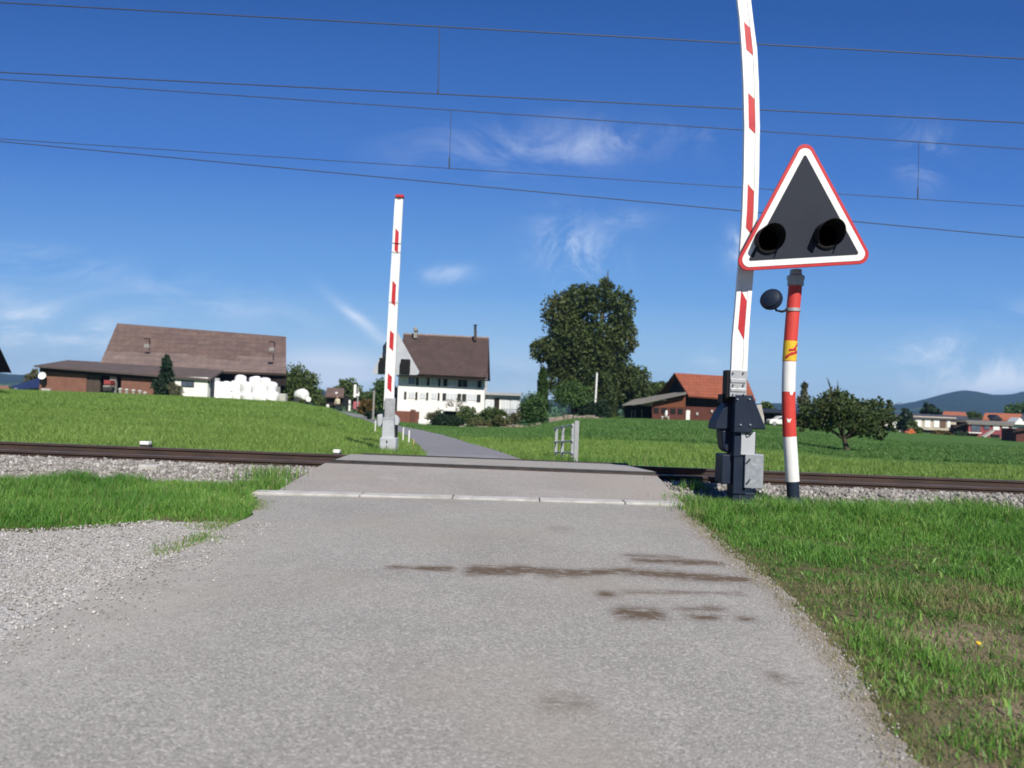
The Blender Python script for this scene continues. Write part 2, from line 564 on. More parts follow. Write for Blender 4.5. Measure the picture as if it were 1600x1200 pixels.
soil = t.ramp(t.noise(pos, 5, 7, .7), [(.3, (.075, .082, .032)), (.5, (.115, .115, .05)), (.68, (.17, .14, .085)), (.85, (.28, .23, .16))])
soil = t.mixc(t.math('MULTIPLY', t.attr('bare'), t.step(t.noise(pos, 4, 6, .7), .25, .6)), soil, t.ramp(t.noise(pos, 30, 5, .7), [(.3, (.17, .125, .08)), (.7, (.34, .265, .19))]))
col = t.mixc(t.attr('soil'), col, soil)
b = t.new('ShaderNodeBsdfPrincipled')
t.put(b.inputs['Base Color'], col)
b.inputs['Roughness'].default_value = .95
b.inputs['Specular IOR Level'].default_value = .1
bp = t.new('ShaderNodeBump')
bp.inputs['Strength'].default_value = .9
bp.inputs['Distance'].default_value = .12
t.put(bp.inputs['Height'], n2)
t.put(b.inputs['Normal'], bp.outputs[0])
t.put(out.inputs[0], b.outputs[0])
soil_a = 1 - sstep(Yg, 12, 15)
def soil_patch(gx, gy):
    return np.exp(-(((gx - 2.75) / .55) ** 2 + ((gy - 4.75) / .4) ** 2)) + .75 * np.exp(-(((gx - 2.5) / .5) ** 2 + ((gy - 3.55) / .33) ** 2)) + .6 * np.exp(-(((gx - 3.6) / .8) ** 2 + ((gy - 5.9) / .28) ** 2)) + .6 * np.exp(-(((gx - 2.0) / .3) ** 2 + ((gy - 2.9) / .3) ** 2))
ground = np_mesh('ground', np.stack([Xg, Yg, Zg], -1).reshape(-1, 3), Q, m, {'crop': crop_mask(Xg, Yg).ravel(), 'soil': soil_a.ravel(), 'bare': np.clip(soil_patch(Xg, Yg) * 1.2, 0, 1).ravel()}, smooth=True)
tag(ground, kind='structure')

# ------------------------------------------------------------------ near road
def asphalt_mat(name, c, stones=1.0, tint=None):
    m, t, out = mat_new(name)
    pos = t.new('ShaderNodeNewGeometry').outputs['Position']
    v = t.new('ShaderNodeTexVoronoi')
    t.put(v.inputs['Vector'], pos)
    v.inputs['Scale'].default_value = 100
    sepc = t.new('ShaderNodeSeparateColor')
    t.put(sepc.inputs[0], v.outputs['Color'])
    big = t.noise(pos, .8, 6, .62, .5)
    mid = t.noise(pos, 9, 5, .65)
    col = t.ramp(big, [(.25, tuple(x * .84 for x in c)), (.5, c), (.75, tuple(min(1, x * 1.14) for x in c))])
    col = t.mixc(t.math('MULTIPLY', t.step(mid, .4, .8), .35), col, tuple(x * .72 for x in c) + (1,))
    sp = sepc.outputs[0]
    col = t.mixc(t.math('MULTIPLY', t.step(sp, .72, .95), .55 * stones), col, (min(1, c[0] * 1.8), min(1, c[1] * 1.8), min(1, c[2] * 1.8), 1))
    col = t.mixc(t.math('MULTIPLY', t.step(sp, .34, .05), .6 * stones), col, tuple(x * .5 for x in c) + (1,))
    warm = t.step(t.noise(pos, .5, 3), .45, .65)
    col = t.mixc(t.math('MULTIPLY', warm, .5), col, (c[0] * 1.03, c[1] * .985, c[2] * .90, 1))
    blot = t.step(t.noise(pos, 1.7, 7, .72, .8), .60, .70)
    col = t.mixc(t.math('MULTIPLY', blot, .28), col, tuple(x * .55 for x in c) + (1,))
    pale = t.step(t.noise(t.scalev(pos, (1, .5, 1)), 1.1, 7, .7, .4), .58, .7)
    col = t.mixc(t.math('MULTIPLY', pale, .35), col, tuple(min(1, x * 1.45) for x in c) + (1,))
    st = t.attr('stain')
    stn = t.math('MULTIPLY', st, t.math('ADD', t.math('MULTIPLY', t.step(t.noise(t.scalev(pos, (2, 7, 1)), 3.0, 8, .78), .37, .55), 1.15), .10), clamp=True)
    col = t.mixc(t.math('MULTIPLY', t.math('MULTIPLY', stn, 1.4, clamp=True), .92), col, (.100, .066, .036, 1))
    du = t.attr('dust')
    dn = t.math('MULTIPLY', du, t.step(t.noise(pos, 3, 6, .7), .3, .6), clamp=True)
    sx = t.new('ShaderNodeSeparateXYZ')
    t.put(sx.inputs[0], pos)
    dcol = t.mixc(t.step(sx.outputs[0], -.5, .5), (.42, .40, .36, 1), (.27, .195, .12, 1))
    col = t.mixc(t.math('MULTIPLY', dn, t.math('ADD', .3, t.math('MULTIPLY', sp, .7))), col, dcol)
    b = t.new('ShaderNodeBsdfPrincipled')
    t.put(b.inputs['Base Color'], col)
    b.inputs['Roughness'].default_value = .85
    b.inputs['Specular IOR Level'].default_value = .3
    bp = t.new('ShaderNodeBump')
    bp.inputs['Strength'].default_value = .5
    bp.inputs['Distance'].default_value = .008
    t.put(bp.inputs['Height'], t.math('ADD', t.math('MULTIPLY', v.outputs['Distance'], -1.2), t.math('MULTIPLY', mid, .6)))
    t.put(b.inputs['Normal'], bp.outputs[0])
    t.put(out.inputs[0], b.outputs[0])
    return m

A_ROAD = (.318, .303, .274)
M['asphalt'] = asphalt_mat('asphalt', A_ROAD)
ry = np.concatenate([np.linspace(-6, 1.5, 20), np.linspace(1.54, 9.86, 210)])
rs = np.linspace(0, 1, 150)
Yr, Sr = np.meshgrid(ry, rs, indexing='ij')
l, r_ = road_edges(Yr)
l = l + (vnoise(Yr * 2.5, Yr * 0, 4) - .5) * .16
r_ = r_ + (vnoise(Yr * 2.5, Yr * 0 + 9, 5) - .5) * .14 + (vnoise(Yr * 11, Yr * 0, 6) - .5) * .06
Xr = l + (r_ - l) * Sr
# the end of the road meets the kerb, which runs a little askew
Yr = np.where(Yr > 9.0, 9.0 + (Yr - 9.0) * ((9.72 + (Xr + 3.2) * .082) - 9.0) / .86, Yr)
stain = np.zeros_like(Xr)
def streak(x0, y0, x1, y1, wd, st, seed):
    global stain
    tt = np.clip((Xr - x0) / (x1 - x0), 0, 1)
    yc = y0 + (y1 - y0) * tt + (vnoise(Xr * 3, Xr * 0, seed) - .5) * wd * 1.2
    wv = wd * (.5 + 1.5 * vnoise(Xr * 4, Xr * 0 + 3, seed + 1))
    f = np.exp(-((Yr - yc) / wv) ** 2) * sstep(Xr, x0 - .04, x0 + .1) * (1 - sstep(Xr, x1 - .1, x1 + .04))
    stain = np.maximum(stain, f * st)
for k, a in enumerate([(-.93, 5.93, -.35, 5.93, .06, .75), (-.33, 5.95, .30, 6.02, .13, 1.0), (.2, 5.98, 1.1, 6.1, .12, .8), (1.0, 6.1, 1.95, 6.02, .1, .9), (1.05, 6.55, 1.9, 6.6, .10, .8), (1.0, 6.75, 1.6, 6.8, .08, .45),
                       (.62, 5.38, .8, 5.38, .06, .8), (.8, 5.45, 1.75, 5.55, .05, .45), (.68, 4.86, 1.05, 4.92, .1, .9), (1.15, 4.9, 1.4, 4.92, .06, .8), (1.1, 5.08, 1.5, 5.1, .05, .5), (1.45, 4.9, 1.62, 4.9, .05, .7), (.15, 3.38, .42, 3.4, .13, .32), (1.3, 3.85, 1.5, 3.8, .06, .5), (.4, 8.0, .7, 8.02, .1, .2)]):
    streak(*a, 20 + k)
dust = np.maximum(sstep(Sr, .95, .995) * .8, (1 - sstep(Sr, .0, .3)) * 1.0 * (1 - sstep(Yr, 6.6, 8.0)))
idx = np.arange(Yr.size).reshape(Yr.shape)
Q = np.stack([idx[:-1, :-1], idx[:-1, 1:], idx[1:, 1:], idx[1:, :-1]], -1).reshape(-1, 4)
Zr = .004 + .012 * np.sin(Sr * math.pi) + (vnoise(Xr * .8, Yr * .8, 8) - .5) * .008
road = np_mesh('road', np.stack([Xr, Yr, Zr], -1).reshape(-1, 3), Q, M['asphalt'], {'stain': stain.ravel(), 'dust': dust.ravel()}, smooth=True)
tag(road, kind='structure')

# gravel parking strip on the left
M['gravel'] = asphalt_mat('gravel', (.42, .408, .385), 1.4)
gy = np.linspace(-6, 7.8, 120)
gs = np.linspace(0, 1, 90)
Yv, Sv = np.meshgrid(gy, gs, indexing='ij')
l2, _ = road_edges(Yv)
Xv = -16 + (l2 + .25 + 16) * Sv
top = 6.75 + .85 * sstep(Xv, -5, -3.3) + (vnoise(Xv * 1.5, Xv * 0, 11) - .5) * .5
keep = (Yv < top)
Zv = -.014 + (vnoise(Xv * 1.5, Yv * 1.5, 12) - .5) * .012
idx = np.arange(Yv.size).reshape(Yv.shape)
Q = np.stack([idx[:-1, :-1], idx[:-1, 1:], idx[1:, 1:], idx[1:, :-1]], -1).reshape(-1, 4)
Q = Q[keep[:-1, :-1].ravel()]
gravel = np_mesh('gravel_path', np.stack([Xv, Yv, Zv], -1).reshape(-1, 3), Q, M['gravel'], {'stain': np.zeros(Xv.size), 'dust': np.zeros(Xv.size)}, smooth=True)
tag(gravel, kind='structure')

# kerb beam in five lengths, then the deck
kb = MB()
KX = [-3.25, -1.9, -.72, .42, 1.55, 2.36]
for a, bq in zip(KX[:-1], KX[1:]):
    ya, yb = 9.75 + (a + 3.25) * .082, 9.75 + (bq + 3.25) * .082
    g = .006
    kb.prism([(a + g, ya, -.1), (bq - g, yb, -.1), (bq - g, yb + .26, -.1), (a + g, ya + .26, -.1)], (0, 0, .135))
tag(kb.build('kerb', M['concrete'], bevel=.012), kind='structure')

M['deck'] = asphalt_mat('deck', (.305, .284, .262), .6)
M['deck_mid'] = asphalt_mat('deck_mid', (.32, .305, .282), .5)
def deck_sheet(name, xl0, xr0, y0, z0, xl1, xr1, y1, z1, mat, ny=16, skew=0.0):
    yy, ss = np.meshgrid(np.linspace(0, 1, ny), np.linspace(0, 1, 40), indexing='ij')
    xx = (xl0 + (xl1 - xl0) * yy) * (1 - ss) + (xr0 + (xr1 - xr0) * yy) * ss
    Y = y0 + (y1 - y0) * yy + (xx + 3.25) * skew * (1 - yy)
    Z = z0 + (z1 - z0) * (yy ** 1.0) + (vnoise(xx * .7, Y * .7, 15) - .5) * .01
    idx = np.arange(yy.size).reshape(yy.shape)
    Q = np.stack([idx[:-1, :-1], idx[:-1, 1:], idx[1:, 1:], idx[1:, :-1]], -1).reshape(-1, 4)
    o = np_mesh(name, np.stack([xx, Y, Z], -1).reshape(-1, 3), Q, mat, {'stain': np.zeros(xx.size), 'dust': np.zeros(xx.size)}, smooth=True)
    tag(o, kind='structure')
    return o
RY1, RY2, RZ = 12.0, 13.505, .24
deck_sheet('road_ramp', -3.0, 2.36, 10.02, .03, -2.85, 2.3, RY1 - .06, .232, M['deck'], skew=.082)
deck_sheet('road_deck', -2.75, 2.35, RY1 + .12, .272, -2.75, 2.0, RY2 - .12, .272, M['deck_mid'])

# lane beyond the crossing
M['asphalt_far'] = asphalt_mat('asphalt_far', (.22, .22, .23), .3)
ly = np.concatenate([np.linspace(RY2 + .08, 20, 40), np.geomspace(20.3, 200, 110)])
lc, lh = lane_at(ly)
dxy = np.gradient(lc, ly)
V, A1 = [], []
for k in range(len(ly)):
    for s_ in np.linspace(-1, 1, 13):
        wv = lh[k] * np.sqrt(1 + dxy[k] ** 2)
        if ly[k] < 15.2:
            wl = 2.4 + (1.75 - 2.4) * (ly[k] - 13.6) / 1.6
            wr = 2.2 + (1.1 - 2.2) * (ly[k] - 13.6) / 1.6
            x = -.3 + (s_ + 1) / 2 * (wl + wr) - wl
        else:
            x = lc[k] + s_ * wv
        zz = float(gz(x, ly[k])) + .03
        kk = np.clip((ly[k] - 13.6) / 3.5, 0, 1)
        V.append((x, ly[k], .236 * (1 - kk) ** 1.5 + zz * (1 - (1 - kk) ** 1.5)))
V = np.array(V)
idx = np.arange(len(V)).reshape(len(ly), 13)
Q = np.stack([idx[:-1, :-1], idx[:-1, 1:], idx[1:, 1:], idx[1:, :-1]], -1).reshape(-1, 4)
tag(np_mesh('road_lane', V, Q, M['asphalt_far'], {'stain': np.zeros(len(V)), 'dust': (V[:, 1] < 22) * .8 * (1 - sstep(V[:, 1], 17, 22))}, smooth=True), kind='structure')

# ------------------------------------------------------------------ track: ballast bed, stones, rails
M['ballast'] = pm('ballast', (.20, .185, .165), (.12, .11, .10), 14, .95, bump=1.0, bscale=30)
prof = [(10.55, -.04), (11.0, .01), (11.3, .09), (11.55, .13), (11.9, .13), (12.1, .11), (13.4, .11), (13.6, .12), (14.1, .1), (14.9, -.12), (15.3, -.2)]
bv = MB()
for xa, xb in ((-60, -2.95), (-2.95, 2.3), (2.3, 60)):
    dzz = -.18 if xa == -2.95 else 0
    vs = [(x, y, z + dzz) for x in (xa, xb) for y, z in prof]
    n = len(prof)
    bv.add(vs, [(i, n + i, n + i + 1, i + 1) for i in range(n - 1)])
tag(bv.build('ballast_bed', M['ballast']), kind='stuff')

def stones(name, X, Y, Z, size, mat, seed):
    rng = np.random.default_rng(seed)
    ph = (1 + 5 ** .5) / 2
    base = np.array([(-1, ph, 0), (1, ph, 0), (-1, -ph, 0), (1, -ph, 0), (0, -1, ph), (0, 1, ph), (0, -1, -ph), (0, 1, -ph), (ph, 0, -1), (ph, 0, 1), (-ph, 0, -1), (-ph, 0, 1)]) / 1.9
    tri = np.array([(0, 11, 5), (0, 5, 1), (0, 1, 7), (0, 7, 10), (0, 10, 11), (1, 5, 9), (5, 11, 4), (11, 10, 2), (10, 7, 6), (7, 1, 8), (3, 9, 4), (3, 4, 2), (3, 2, 6), (3, 6, 8), (3, 8, 9), (4, 9, 5), (2, 4, 11), (6, 2, 10), (8, 6, 7), (9, 8, 1)])
    n = len(X)
    V = base[None] * rng.uniform(.6, 1.2, (n, 12, 1)) * rng.uniform(.65, 1.1, (n, 1, 3))
    q = rng.normal(size=(n, 4))
    q /= np.linalg.norm(q, axis=1, keepdims=True)
    a, b_, c, d = q.T
    Rm = np.stack([1 - 2 * (c * c + d * d), 2 * (b_ * c - a * d), 2 * (b_ * d + a * c), 2 * (b_ * c + a * d), 1 - 2 * (b_ * b_ + d * d), 2 * (c * d - a * b_), 2 * (b_ * d - a * c), 2 * (c * d + a * b_), 1 - 2 * (b_ * b_ + c * c)], -1).reshape(n, 3, 3)
    V = np.einsum('nij,nkj->nki', Rm, V) * np.asarray(size)[:, None, None]
    V += np.stack([X, Y, Z], -1)[:, None, :]
    T = (tri[None] + (np.arange(n) * 12)[:, None, None]).reshape(-1, 3)
    tone = np.repeat(rng.uniform(0, 1, n), 12)
    o = np_mesh(name, V.reshape(-1, 3), T, mat, {'tone': tone})
    tag(o, kind='stuff')
    return o

def stone_mat(name, stops):
    m, t, out = mat_new(name)
    col = t.ramp(t.attr('tone'), stops)
    pos = t.new('ShaderNodeNewGeometry').outputs['Position']
    col = t.mixc(.4, col, t.ramp(t.noise(pos, 60, 4), [(.3, (.1, .095, .085)), (.7, (.5, .48, .45))]))
    b = t.new('ShaderNodeBsdfPrincipled')
    t.put(b.inputs['Base Color'], col)
    b.inputs['Roughness'].default_value = .9
    t.put(out.inputs[0], b.outputs[0])
    return m
M['stone'] = stone_mat('stone', [(0, (.085, .075, .066)), (.4, (.17, .155, .14)), (.75, (.28, .26, .235)), (1, (.5, .48, .45))])
M['pebble'] = stone_mat('pebble', [(0, (.17, .16, .145)), (.5, (.37, .355, .33)), (1, (.66, .64, .61))])
n = 15000
bx = np.where(RNG.random(n) < .5, RNG.uniform(-11.5, -2.75, n), RNG.uniform(2.35, 12.5, n))
by = RNG.uniform(10.6, 12.0, n)
bz = np.interp(by, [p[0] for p in prof], [p[1] for p in prof])
stones('ballast_stones', bx, by, bz + RNG.uniform(-.01, .02, n), RNG.uniform(.022, .05, n), M['stone'], 3)
# gravel pebbles, thicker away from the asphalt
n = 60000
gx = RNG.uniform(-8.0, -1.8, n)
gyy = RNG.uniform(2.3, 7.7, n)
le, _ = road_edges(gyy)
dst = le - gx
topg = 6.75 + .85 * sstep(gx, -5, -3.3) + (vnoise(gx * 1.5, gx * 0, 11) - .5) * .5
pk = np.clip((dst + .8) / 1.2, 0, 1) ** 1.6 * (gyy < topg + .15) * (.45 + .8 * vnoise(gx * 1.2, gyy * 1.2, 31))
kp = RNG.random(n) < pk
gx, gyy = gx[kp], gyy[kp]
sz = RNG.uniform(.003, .0095, len(gx)) * (1 + .8 * (RNG.random(len(gx)) < .08))
stones('gravel_stones', gx, gyy, np.where(dst[kp] > .02, -.008, .012) + sz * .2, sz, M['pebble'], 4)

def rail(name, y, label):
    root = thing(name, (0, y, .09), label, 'rail')
    # head, web and foot as one section, running along the track
    sec = [(-.07, 0), (.07, 0), (.07, .018), (.012, .034), (.012, .105), (.034, .118), (.034, .146), (.026, .152), (-.026, .152), (-.034, .146), (-.034, .118), (-.012, .105), (-.012, .034), (-.07, .018)]
    b = MB()
    b.prism([(-60, y + a, .09 + h) for a, h in sec], (120, 0, 0))
    b.build('rail_body', M['rail_side'], root)
    tp = MB()
    tp.box((0, y, .09 + .1535), (120, .046, .003))
    tp.build('running_surface', M['rail_top'], root)
    return root
near_rail = rail('steel_rail', RY1, 'brown steel rail nearer to the camera, running across the road')
far_rail = rail('steel_rail', RY2, 'brown steel rail on the far side of the track, behind the nearer rail')

# rubber strips along both rails inside the crossing
def strip(x0, x1, y, wd, label):
    o = MB().box(((x0 + x1) / 2, y, .222), (x1 - x0, wd, .105)).build('rubber_strip', M['rubber'], bevel=.008)  # raised black face also stands in for shadow in the rail gap
    tag(o, label, 'rubber strip')
strip(-2.8, 2.35, RY1 + .09, .085, 'black rubber groove strip along the nearer rail in the crossing')
strip(-2.6, 2.1, RY2 + .09, .085, 'black rubber groove strip along the farther rail in the crossing')

# black deflector at the right end of the deck
df = thing('deck_deflector', P(1035, 765, 11.7), 'black rubber wedge at the right end of the crossing deck', 'deflector')
b = MB()
b.prism([(2.05, 11.72, .21), (2.75, 11.72, .12), (2.75, 11.72, .08), (2.05, 11.72, .10)], (0, .2, 0))
b.build('wedge', M['rubber'], df, bevel=.01)
b = MB()
b.box((2.28, 11.62, .12), (.5, .1, .05), rot=Matrix.Rotation(R(10), 3, 'Y'))
b.build('foot_plate', M['rubber'], df, bevel=.01)
b = MB()
for k in (2.15, 2.3):
    b = MB(); b.lathe((k, 11.7, .17), (0, -1, 0), [(0, .03), (.03, .03), (.04, .02)], 10)
    b.build('bolt', M['galv'], df)
for (pa, pb, yb_, lab) in ((218, 238, RY2 + .25, 'small white topped box behind the far rail, left of the barrier in the meadow edge'), (520, 534, RY2 + .25, 'small white topped box by the rails beside the far barrier')):
    q = P((pa + pb) / 2, 700 if pa < 300 else 713, yb_)
    bt = thing('track_sensor', (q.x, yb_, .1), lab, 'sensor box')
    wd = (pb - pa) * yb_ / F
    MB().box((q.x, yb_, q.z - .03), (wd * .8, .12, .2)).build('case', M['rubber'], bt, bevel=.01)
    MB().box((q.x - .01, yb_, q.z + .09), (wd * .7, .13, .06)).build('cover', M['white_paint'], bt, bevel=.01)
q = P(234, 733, 11.35)
tag(MB().box((q.x, 11.35, .1), (.27, .2, .13), rot=Matrix.Rotation(R(4), 3, 'Z')).build('concrete_block', M['concrete'], bevel=.015), 'small pale concrete block in the ballast left of the road', 'block')
q = P(350, 727, 11.86)
b = MB().box((q.x, 11.86, .125), (1.05, .08, .06))
tag(b.build('cable_duct', M['rubber'], bevel=.015), 'long black cable cover lying along the foot of the near rail', 'cable cover')
q = P(1190, 783, 10.3)
tag(MB().box((q.x, 10.45, .0), (.42, .3, .1)).build('concrete_slab', M['concrete'], bevel=.015), 'flat pale concrete slab in the grass between barrier and signal pole', 'slab')

# ------------------------------------------------------------------ near barrier
def boom_mesh(mb, centres, widths, Y, depth, patches, dirx=1):
    """U-section boom through centre points; white flanges, recessed web with red slanted patches"""
    pts = [P(x, y, Y) for x, y in centres]
    hw = [wd * Y / F / 2 for wd in widths]
    # flanges and web as swept boxes
    def sweep(x0f, x1f, y0, y1, mi):
        vs, fs = [], []
        for p, h in zip(pts, hw):
            for (fx, yy) in ((x0f, y0), (x1f, y0), (x1f, y1), (x0f, y1)):
                vs.append((p.x + fx * h, p.y + yy, p.z))
        n = len(pts)
        for i in range(n - 1):
            for k in range(4):
                k2 = (k + 1) % 4
                fs.append((i * 4 + k2, i * 4 + k, (i + 1) * 4 + k, (i + 1) * 4 + k2))
        fs += [(0, 1, 2, 3), (4 * n - 1, 4 * n - 2, 4 * n - 3, 4 * n - 4)]
        mb.add(vs, fs, mi)
    sweep(-1, -.44, -depth / 2, depth / 2, 0)
    sweep(.44, 1, -depth / 2, depth / 2, 0)
    sweep(-.438, .438, -depth * .36, depth * .36, 0)
    zs = [p.z for p in pts]
    order = np.argsort(zs)
    zi = np.array(zs)[order]
    xi = np.array([p.x for p in pts])[order]
    hi = np.array(hw)[order]
    for y0, y1, sl in patches:
        for side in (-1, 1):
            z_t, z_b = P(1000, 600, Y).z, 0
            za = float(np.interp(-y0, [-c[1] for c in centres][::-1] if centres[0][1] < centres[-1][1] else [-c[1] for c in centres], zi if centres[0][1] > centres[-1][1] else zi))
            zb = float(np.interp(-y1, [-c[1] for c in centres], zi))
            s_ = sl * Y / F
            yy = side * (depth * .36 + .004)
            nseg = 5
            vs, fs = [], []
            for k in range(nseg + 1):
                f = k / nseg
                zl = (za + s_) + (zb + s_ - za - s_) * f
                zr = (za - s_) + (zb - s_ - za + s_) * f
                for zz, fx in ((zl, -.435), (zr, .435)):
                    vs.append((float(np.interp(zz, zi, xi)) + fx * float(np.interp(zz, zi, hi)), Y + yy, zz))
            for k in range(nseg):
                q4 = (2 * k, 2 * k + 2, 2 * k + 3, 2 * k + 1)
                fs.append(q4 if side < 0 else q4[::-1])
            mb.add(vs, fs, 1)

def pbox(mb, x0, y0, x1, y1, Y, depth, mi=0, dy=0.0):
    """upright box whose front face covers the photo rectangle at depth Y, going back by depth"""
    c = P((x0 + x1) / 2, (y0 + y1) / 2, Y)
    mb.box((c.x, Y + dy + depth / 2, c.z), ((x1 - x0) * Y / F, depth, (y1 - y0) * Y / F), mi)
    return mb

def ppoly(mb, pts, Y, depth, mi=0, mi_side=None):
    mb.prism([P(x, y, Y) for x, y in pts], (0, depth, 0), mi, mi_side)
    return mb

YB = 10.5
nb = thing('crossing_barrier', G(1160, YB), 'tall raised red and white barrier with dark blue machine right of the road', 'barrier', 'level crossing barriers')
b = MB()
CB = [(1153, 600), (1154, 580), (1156, 530), (1160, 480), (1164, 430), (1168, 380), (1171, 330), (1173, 270), (1174, 200), (1172.5, 130), (1170, 80), (1165, 30), (1161.5, 0), (1156, -40), (1150, -80)]
boom_mesh(b, CB, [25] * 3 + [24] * 3 + [24] * 5 + [21] * 4, YB - .03, .07, [(40, 83, 5), (151, 205, 5), (294, 362, 6), (462, 522, 9)])
b.build('boom', [M['white_paint'], M['red_paint']], nb)
b = MB()
pbox(b, 1141, 578, 1167, 620, YB - .13, .05)
pbox(b, 1142, 592, 1166, 598, YB - .142, .01)
pbox(b, 1142, 607, 1166, 612, YB - .142, .01)
br = b.build('clamp_bracket', M['galv'], nb, bevel=.004)
b = MB()
for x in (1146, 1162):
    for y in (582, 601, 616):
        q = P(x, y, YB - .145)
        b = MB(); b.lathe(q, (0, -1, 0), [(-.01, .012), (.015, .012), (.02, .006)], 8)
        b.build('bolt', M['worn_alu'], br)
b = MB()
pbox(b, 1135, 578, 1141, 622, YB - .1, .2)
pbox(b, 1129, 616, 1150, 630, YB - .02, .25)
b.build('side_arm', M['black'], nb, bevel=.01)
b = MB()   # hood with sloping wings
ppoly(b, [(1147, 619), (1177, 619), (1198, 671), (1116, 671), (1119, 658), (1128, 641), (1137, 631)], YB + .02, .38)
b.build('hood', M['anthracite'], nb, bevel=.02)
b = MB()
pbox(b, 1148, 617, 1176, 676, YB - .14, .3)
fp = b.build('front_plate', M['anthracite'], nb, bevel=.012)
b = MB()
for x, y in ((1152, 624), (1171, 624), (1157, 664), (1172, 664)):
    b = MB(); b.lathe(P(x, y, YB - .145), (0, -1, 0), [(-.01, .014), (.012, .014), (.018, .008)], 8)
    b.build('bolt', M['worn_alu'], fp)
b = MB()
ppoly(b, [(1176, 634), (1190, 632), (1196, 662), (1186, 664)], YB + .42, .03)
b.build('counterweight_plate', M['concrete'], nb, bevel=.005)
b = MB()
ppoly(b, [(1127, 671), (1149, 671), (1149, 706), (1136, 708), (1130, 700)], YB + .05, .3)
b.build('gear_drum', M['anthracite'], nb, bevel=.03)
b = MB()
pbox(b, 1147, 674, 1181, 714, YB - .08, .36)
b.build('column', M['anthracite'], nb, bevel=.01)
b = MB()
pbox(b, 1158, 675, 1180, 711, YB - .1, .03)
cp = b.build('cover_plate', M['grey_paint'], nb, bevel=.006)
b = MB()
q = P(1171, 677, YB - .11)
b.tube([q + Vector((-.05, 0, .0)), q + Vector((-.02, -.03, -.02)), q + Vector((.02, -.03, .0)), q + Vector((.05, -.01, .03))], .008, 6)
b.build('latch', M['black'], cp)
b = MB()
pbox(b, 1128, 711, 1166, 757, YB + .0, .36)
b.build('cabinet', M['anthracite'], nb, bevel=.012)
b = MB()
pbox(b, 1146, 712, 1166, 772, YB - .07, .3)
b.build('post', M['anthracite'], nb, bevel=.008)
b = MB()
pbox(b, 1164, 710, 1193, 763, YB - .12, .3)
cb = b.build('cabinet_door', M['worn_alu'], nb, bevel=.008)
for yy in (720, 752):
    b = MB()
    q = P(1169, yy, YB - .13)
    b.tube([q + Vector((-.02, 0, -.03)), q + Vector((-.005, -.02, -.01)), q + Vector((.02, -.015, .03))], .009, 6)
    b.build('latch', M['black'], cb)
b = MB()
c = G(1160, YB)
b.box((c.x, YB + .1, .06), (.30, .30, .26))
b.build('pedestal', M['anthracite'], nb, bevel=.01)

# ------------------------------------------------------------------ far barrier
YF = 20.0
fb = thing('crossing_barrier', G(605, YF), 'raised red and white barrier with light grey machine across the track, left of the lane', 'barrier', 'level crossing barriers')
b = MB()
CF = [(607.5, 640), (609, 600), (611, 560), (613, 515), (615.5, 460), (618.5, 410), (621, 360), (624, 306)]
boom_mesh(b, CF, [15.5, 15, 15, 14.5, 14, 13.5, 13, 12.5], YF, .09, [(360, 394, 3), (442, 476, 3), (519, 546, 3), (586, 610, 3)])
bo = b.build('boom', [M['white_paint'], M['red_paint']], fb)
b = MB()
pbox(b, 617.6, 303.5, 630.4, 308, YF - .09, .18)
b.build('tip_cap', M['red_paint'], bo, bevel=.01)
b = MB()
pbox(b, 601, 622, 617, 654, YF - .14, .07)
b.build('clamp_bracket', M['galv'], fb, bevel=.01)
b = MB()
ppoly(b, [(589, 648), (600, 646), (600, 668), (590, 667)], YF + .1, .15)
b.build('side_plate', M['grey_paint'], fb, bevel=.02)
b = MB()
q = P(613, 658, YF + .1)
b.lathe(q, (0, 1, 0), [(0, .17), (.02, .18), (.16, .18), (.18, .17)], 24)
b.build('counterweight_disc', M['grey_paint'], fb, smooth=True)
b = MB()
ppoly(b, [(598, 652), (615, 652), (616, 686), (596, 686)], YF - .16, .4)
b.build('column', M['grey_paint'], fb, bevel=.015)
b = MB()
pbox(b, 613, 664, 619, 700, YF - .02, .25)
b.build('side_arm', M['black'], fb, bevel=.01)
b = MB()
pbox(b, 593, 684, 618, 711, YF - .22, .45)
dp = b.build('cabinet', M['grey_paint'], fb, bevel=.015)
b = MB()
pbox(b, 603, 696, 604, 711, YF - .225, .02)
pbox(b, 603.4, 688, 605.2, 692, YF - .235, .03)
b.build('lock', M['black'], dp)
b = MB()
pbox(b, 594, 711, 613, 721, YF - .1, .3)
b.build('pedestal', M['black'], fb)
del b

# ------------------------------------------------------------------ warning signals
def tri_round(A_, B_, C_, r, n=7):
    """rounded triangle from three corners (2-D), counter-clockwise or not"""
    pts = [Vector(p) for p in (A_, B_, C_)]
    outp = []
    for i in range(3):
        p, a, c = pts[i], pts[i - 1], pts[(i + 1) % 3]
        u, v = (a - p).normalized(), (c - p).normalized()
        half = math.acos(max(-1, min(1, u.dot(v)))) / 2
        d = r / math.tan(half)
        cen = p + (u + v).normalized() * (r / math.sin(half))
        s0, s1 = p + u * d - cen, p + v * d - cen
        for k in range(n + 1):
            f = k / n
            q = s0.lerp(s1, f)
            outp.append(cen + q.normalized() * r)
    return outp

def inset(A_, B_, C_, d):
    pts = [Vector(p) for p in (A_, B_, C_)]
    res = []
    for i in range(3):
        p, a, c = pts[i], pts[i - 1], pts[(i + 1) % 3]
        u, v = (a - p).normalized(), (c - p).normalized()
        half = math.acos(max(-1, min(1, u.dot(v)))) / 2
        res.append(p + (u + v).normalized() * (d / math.sin(half)))
    return res

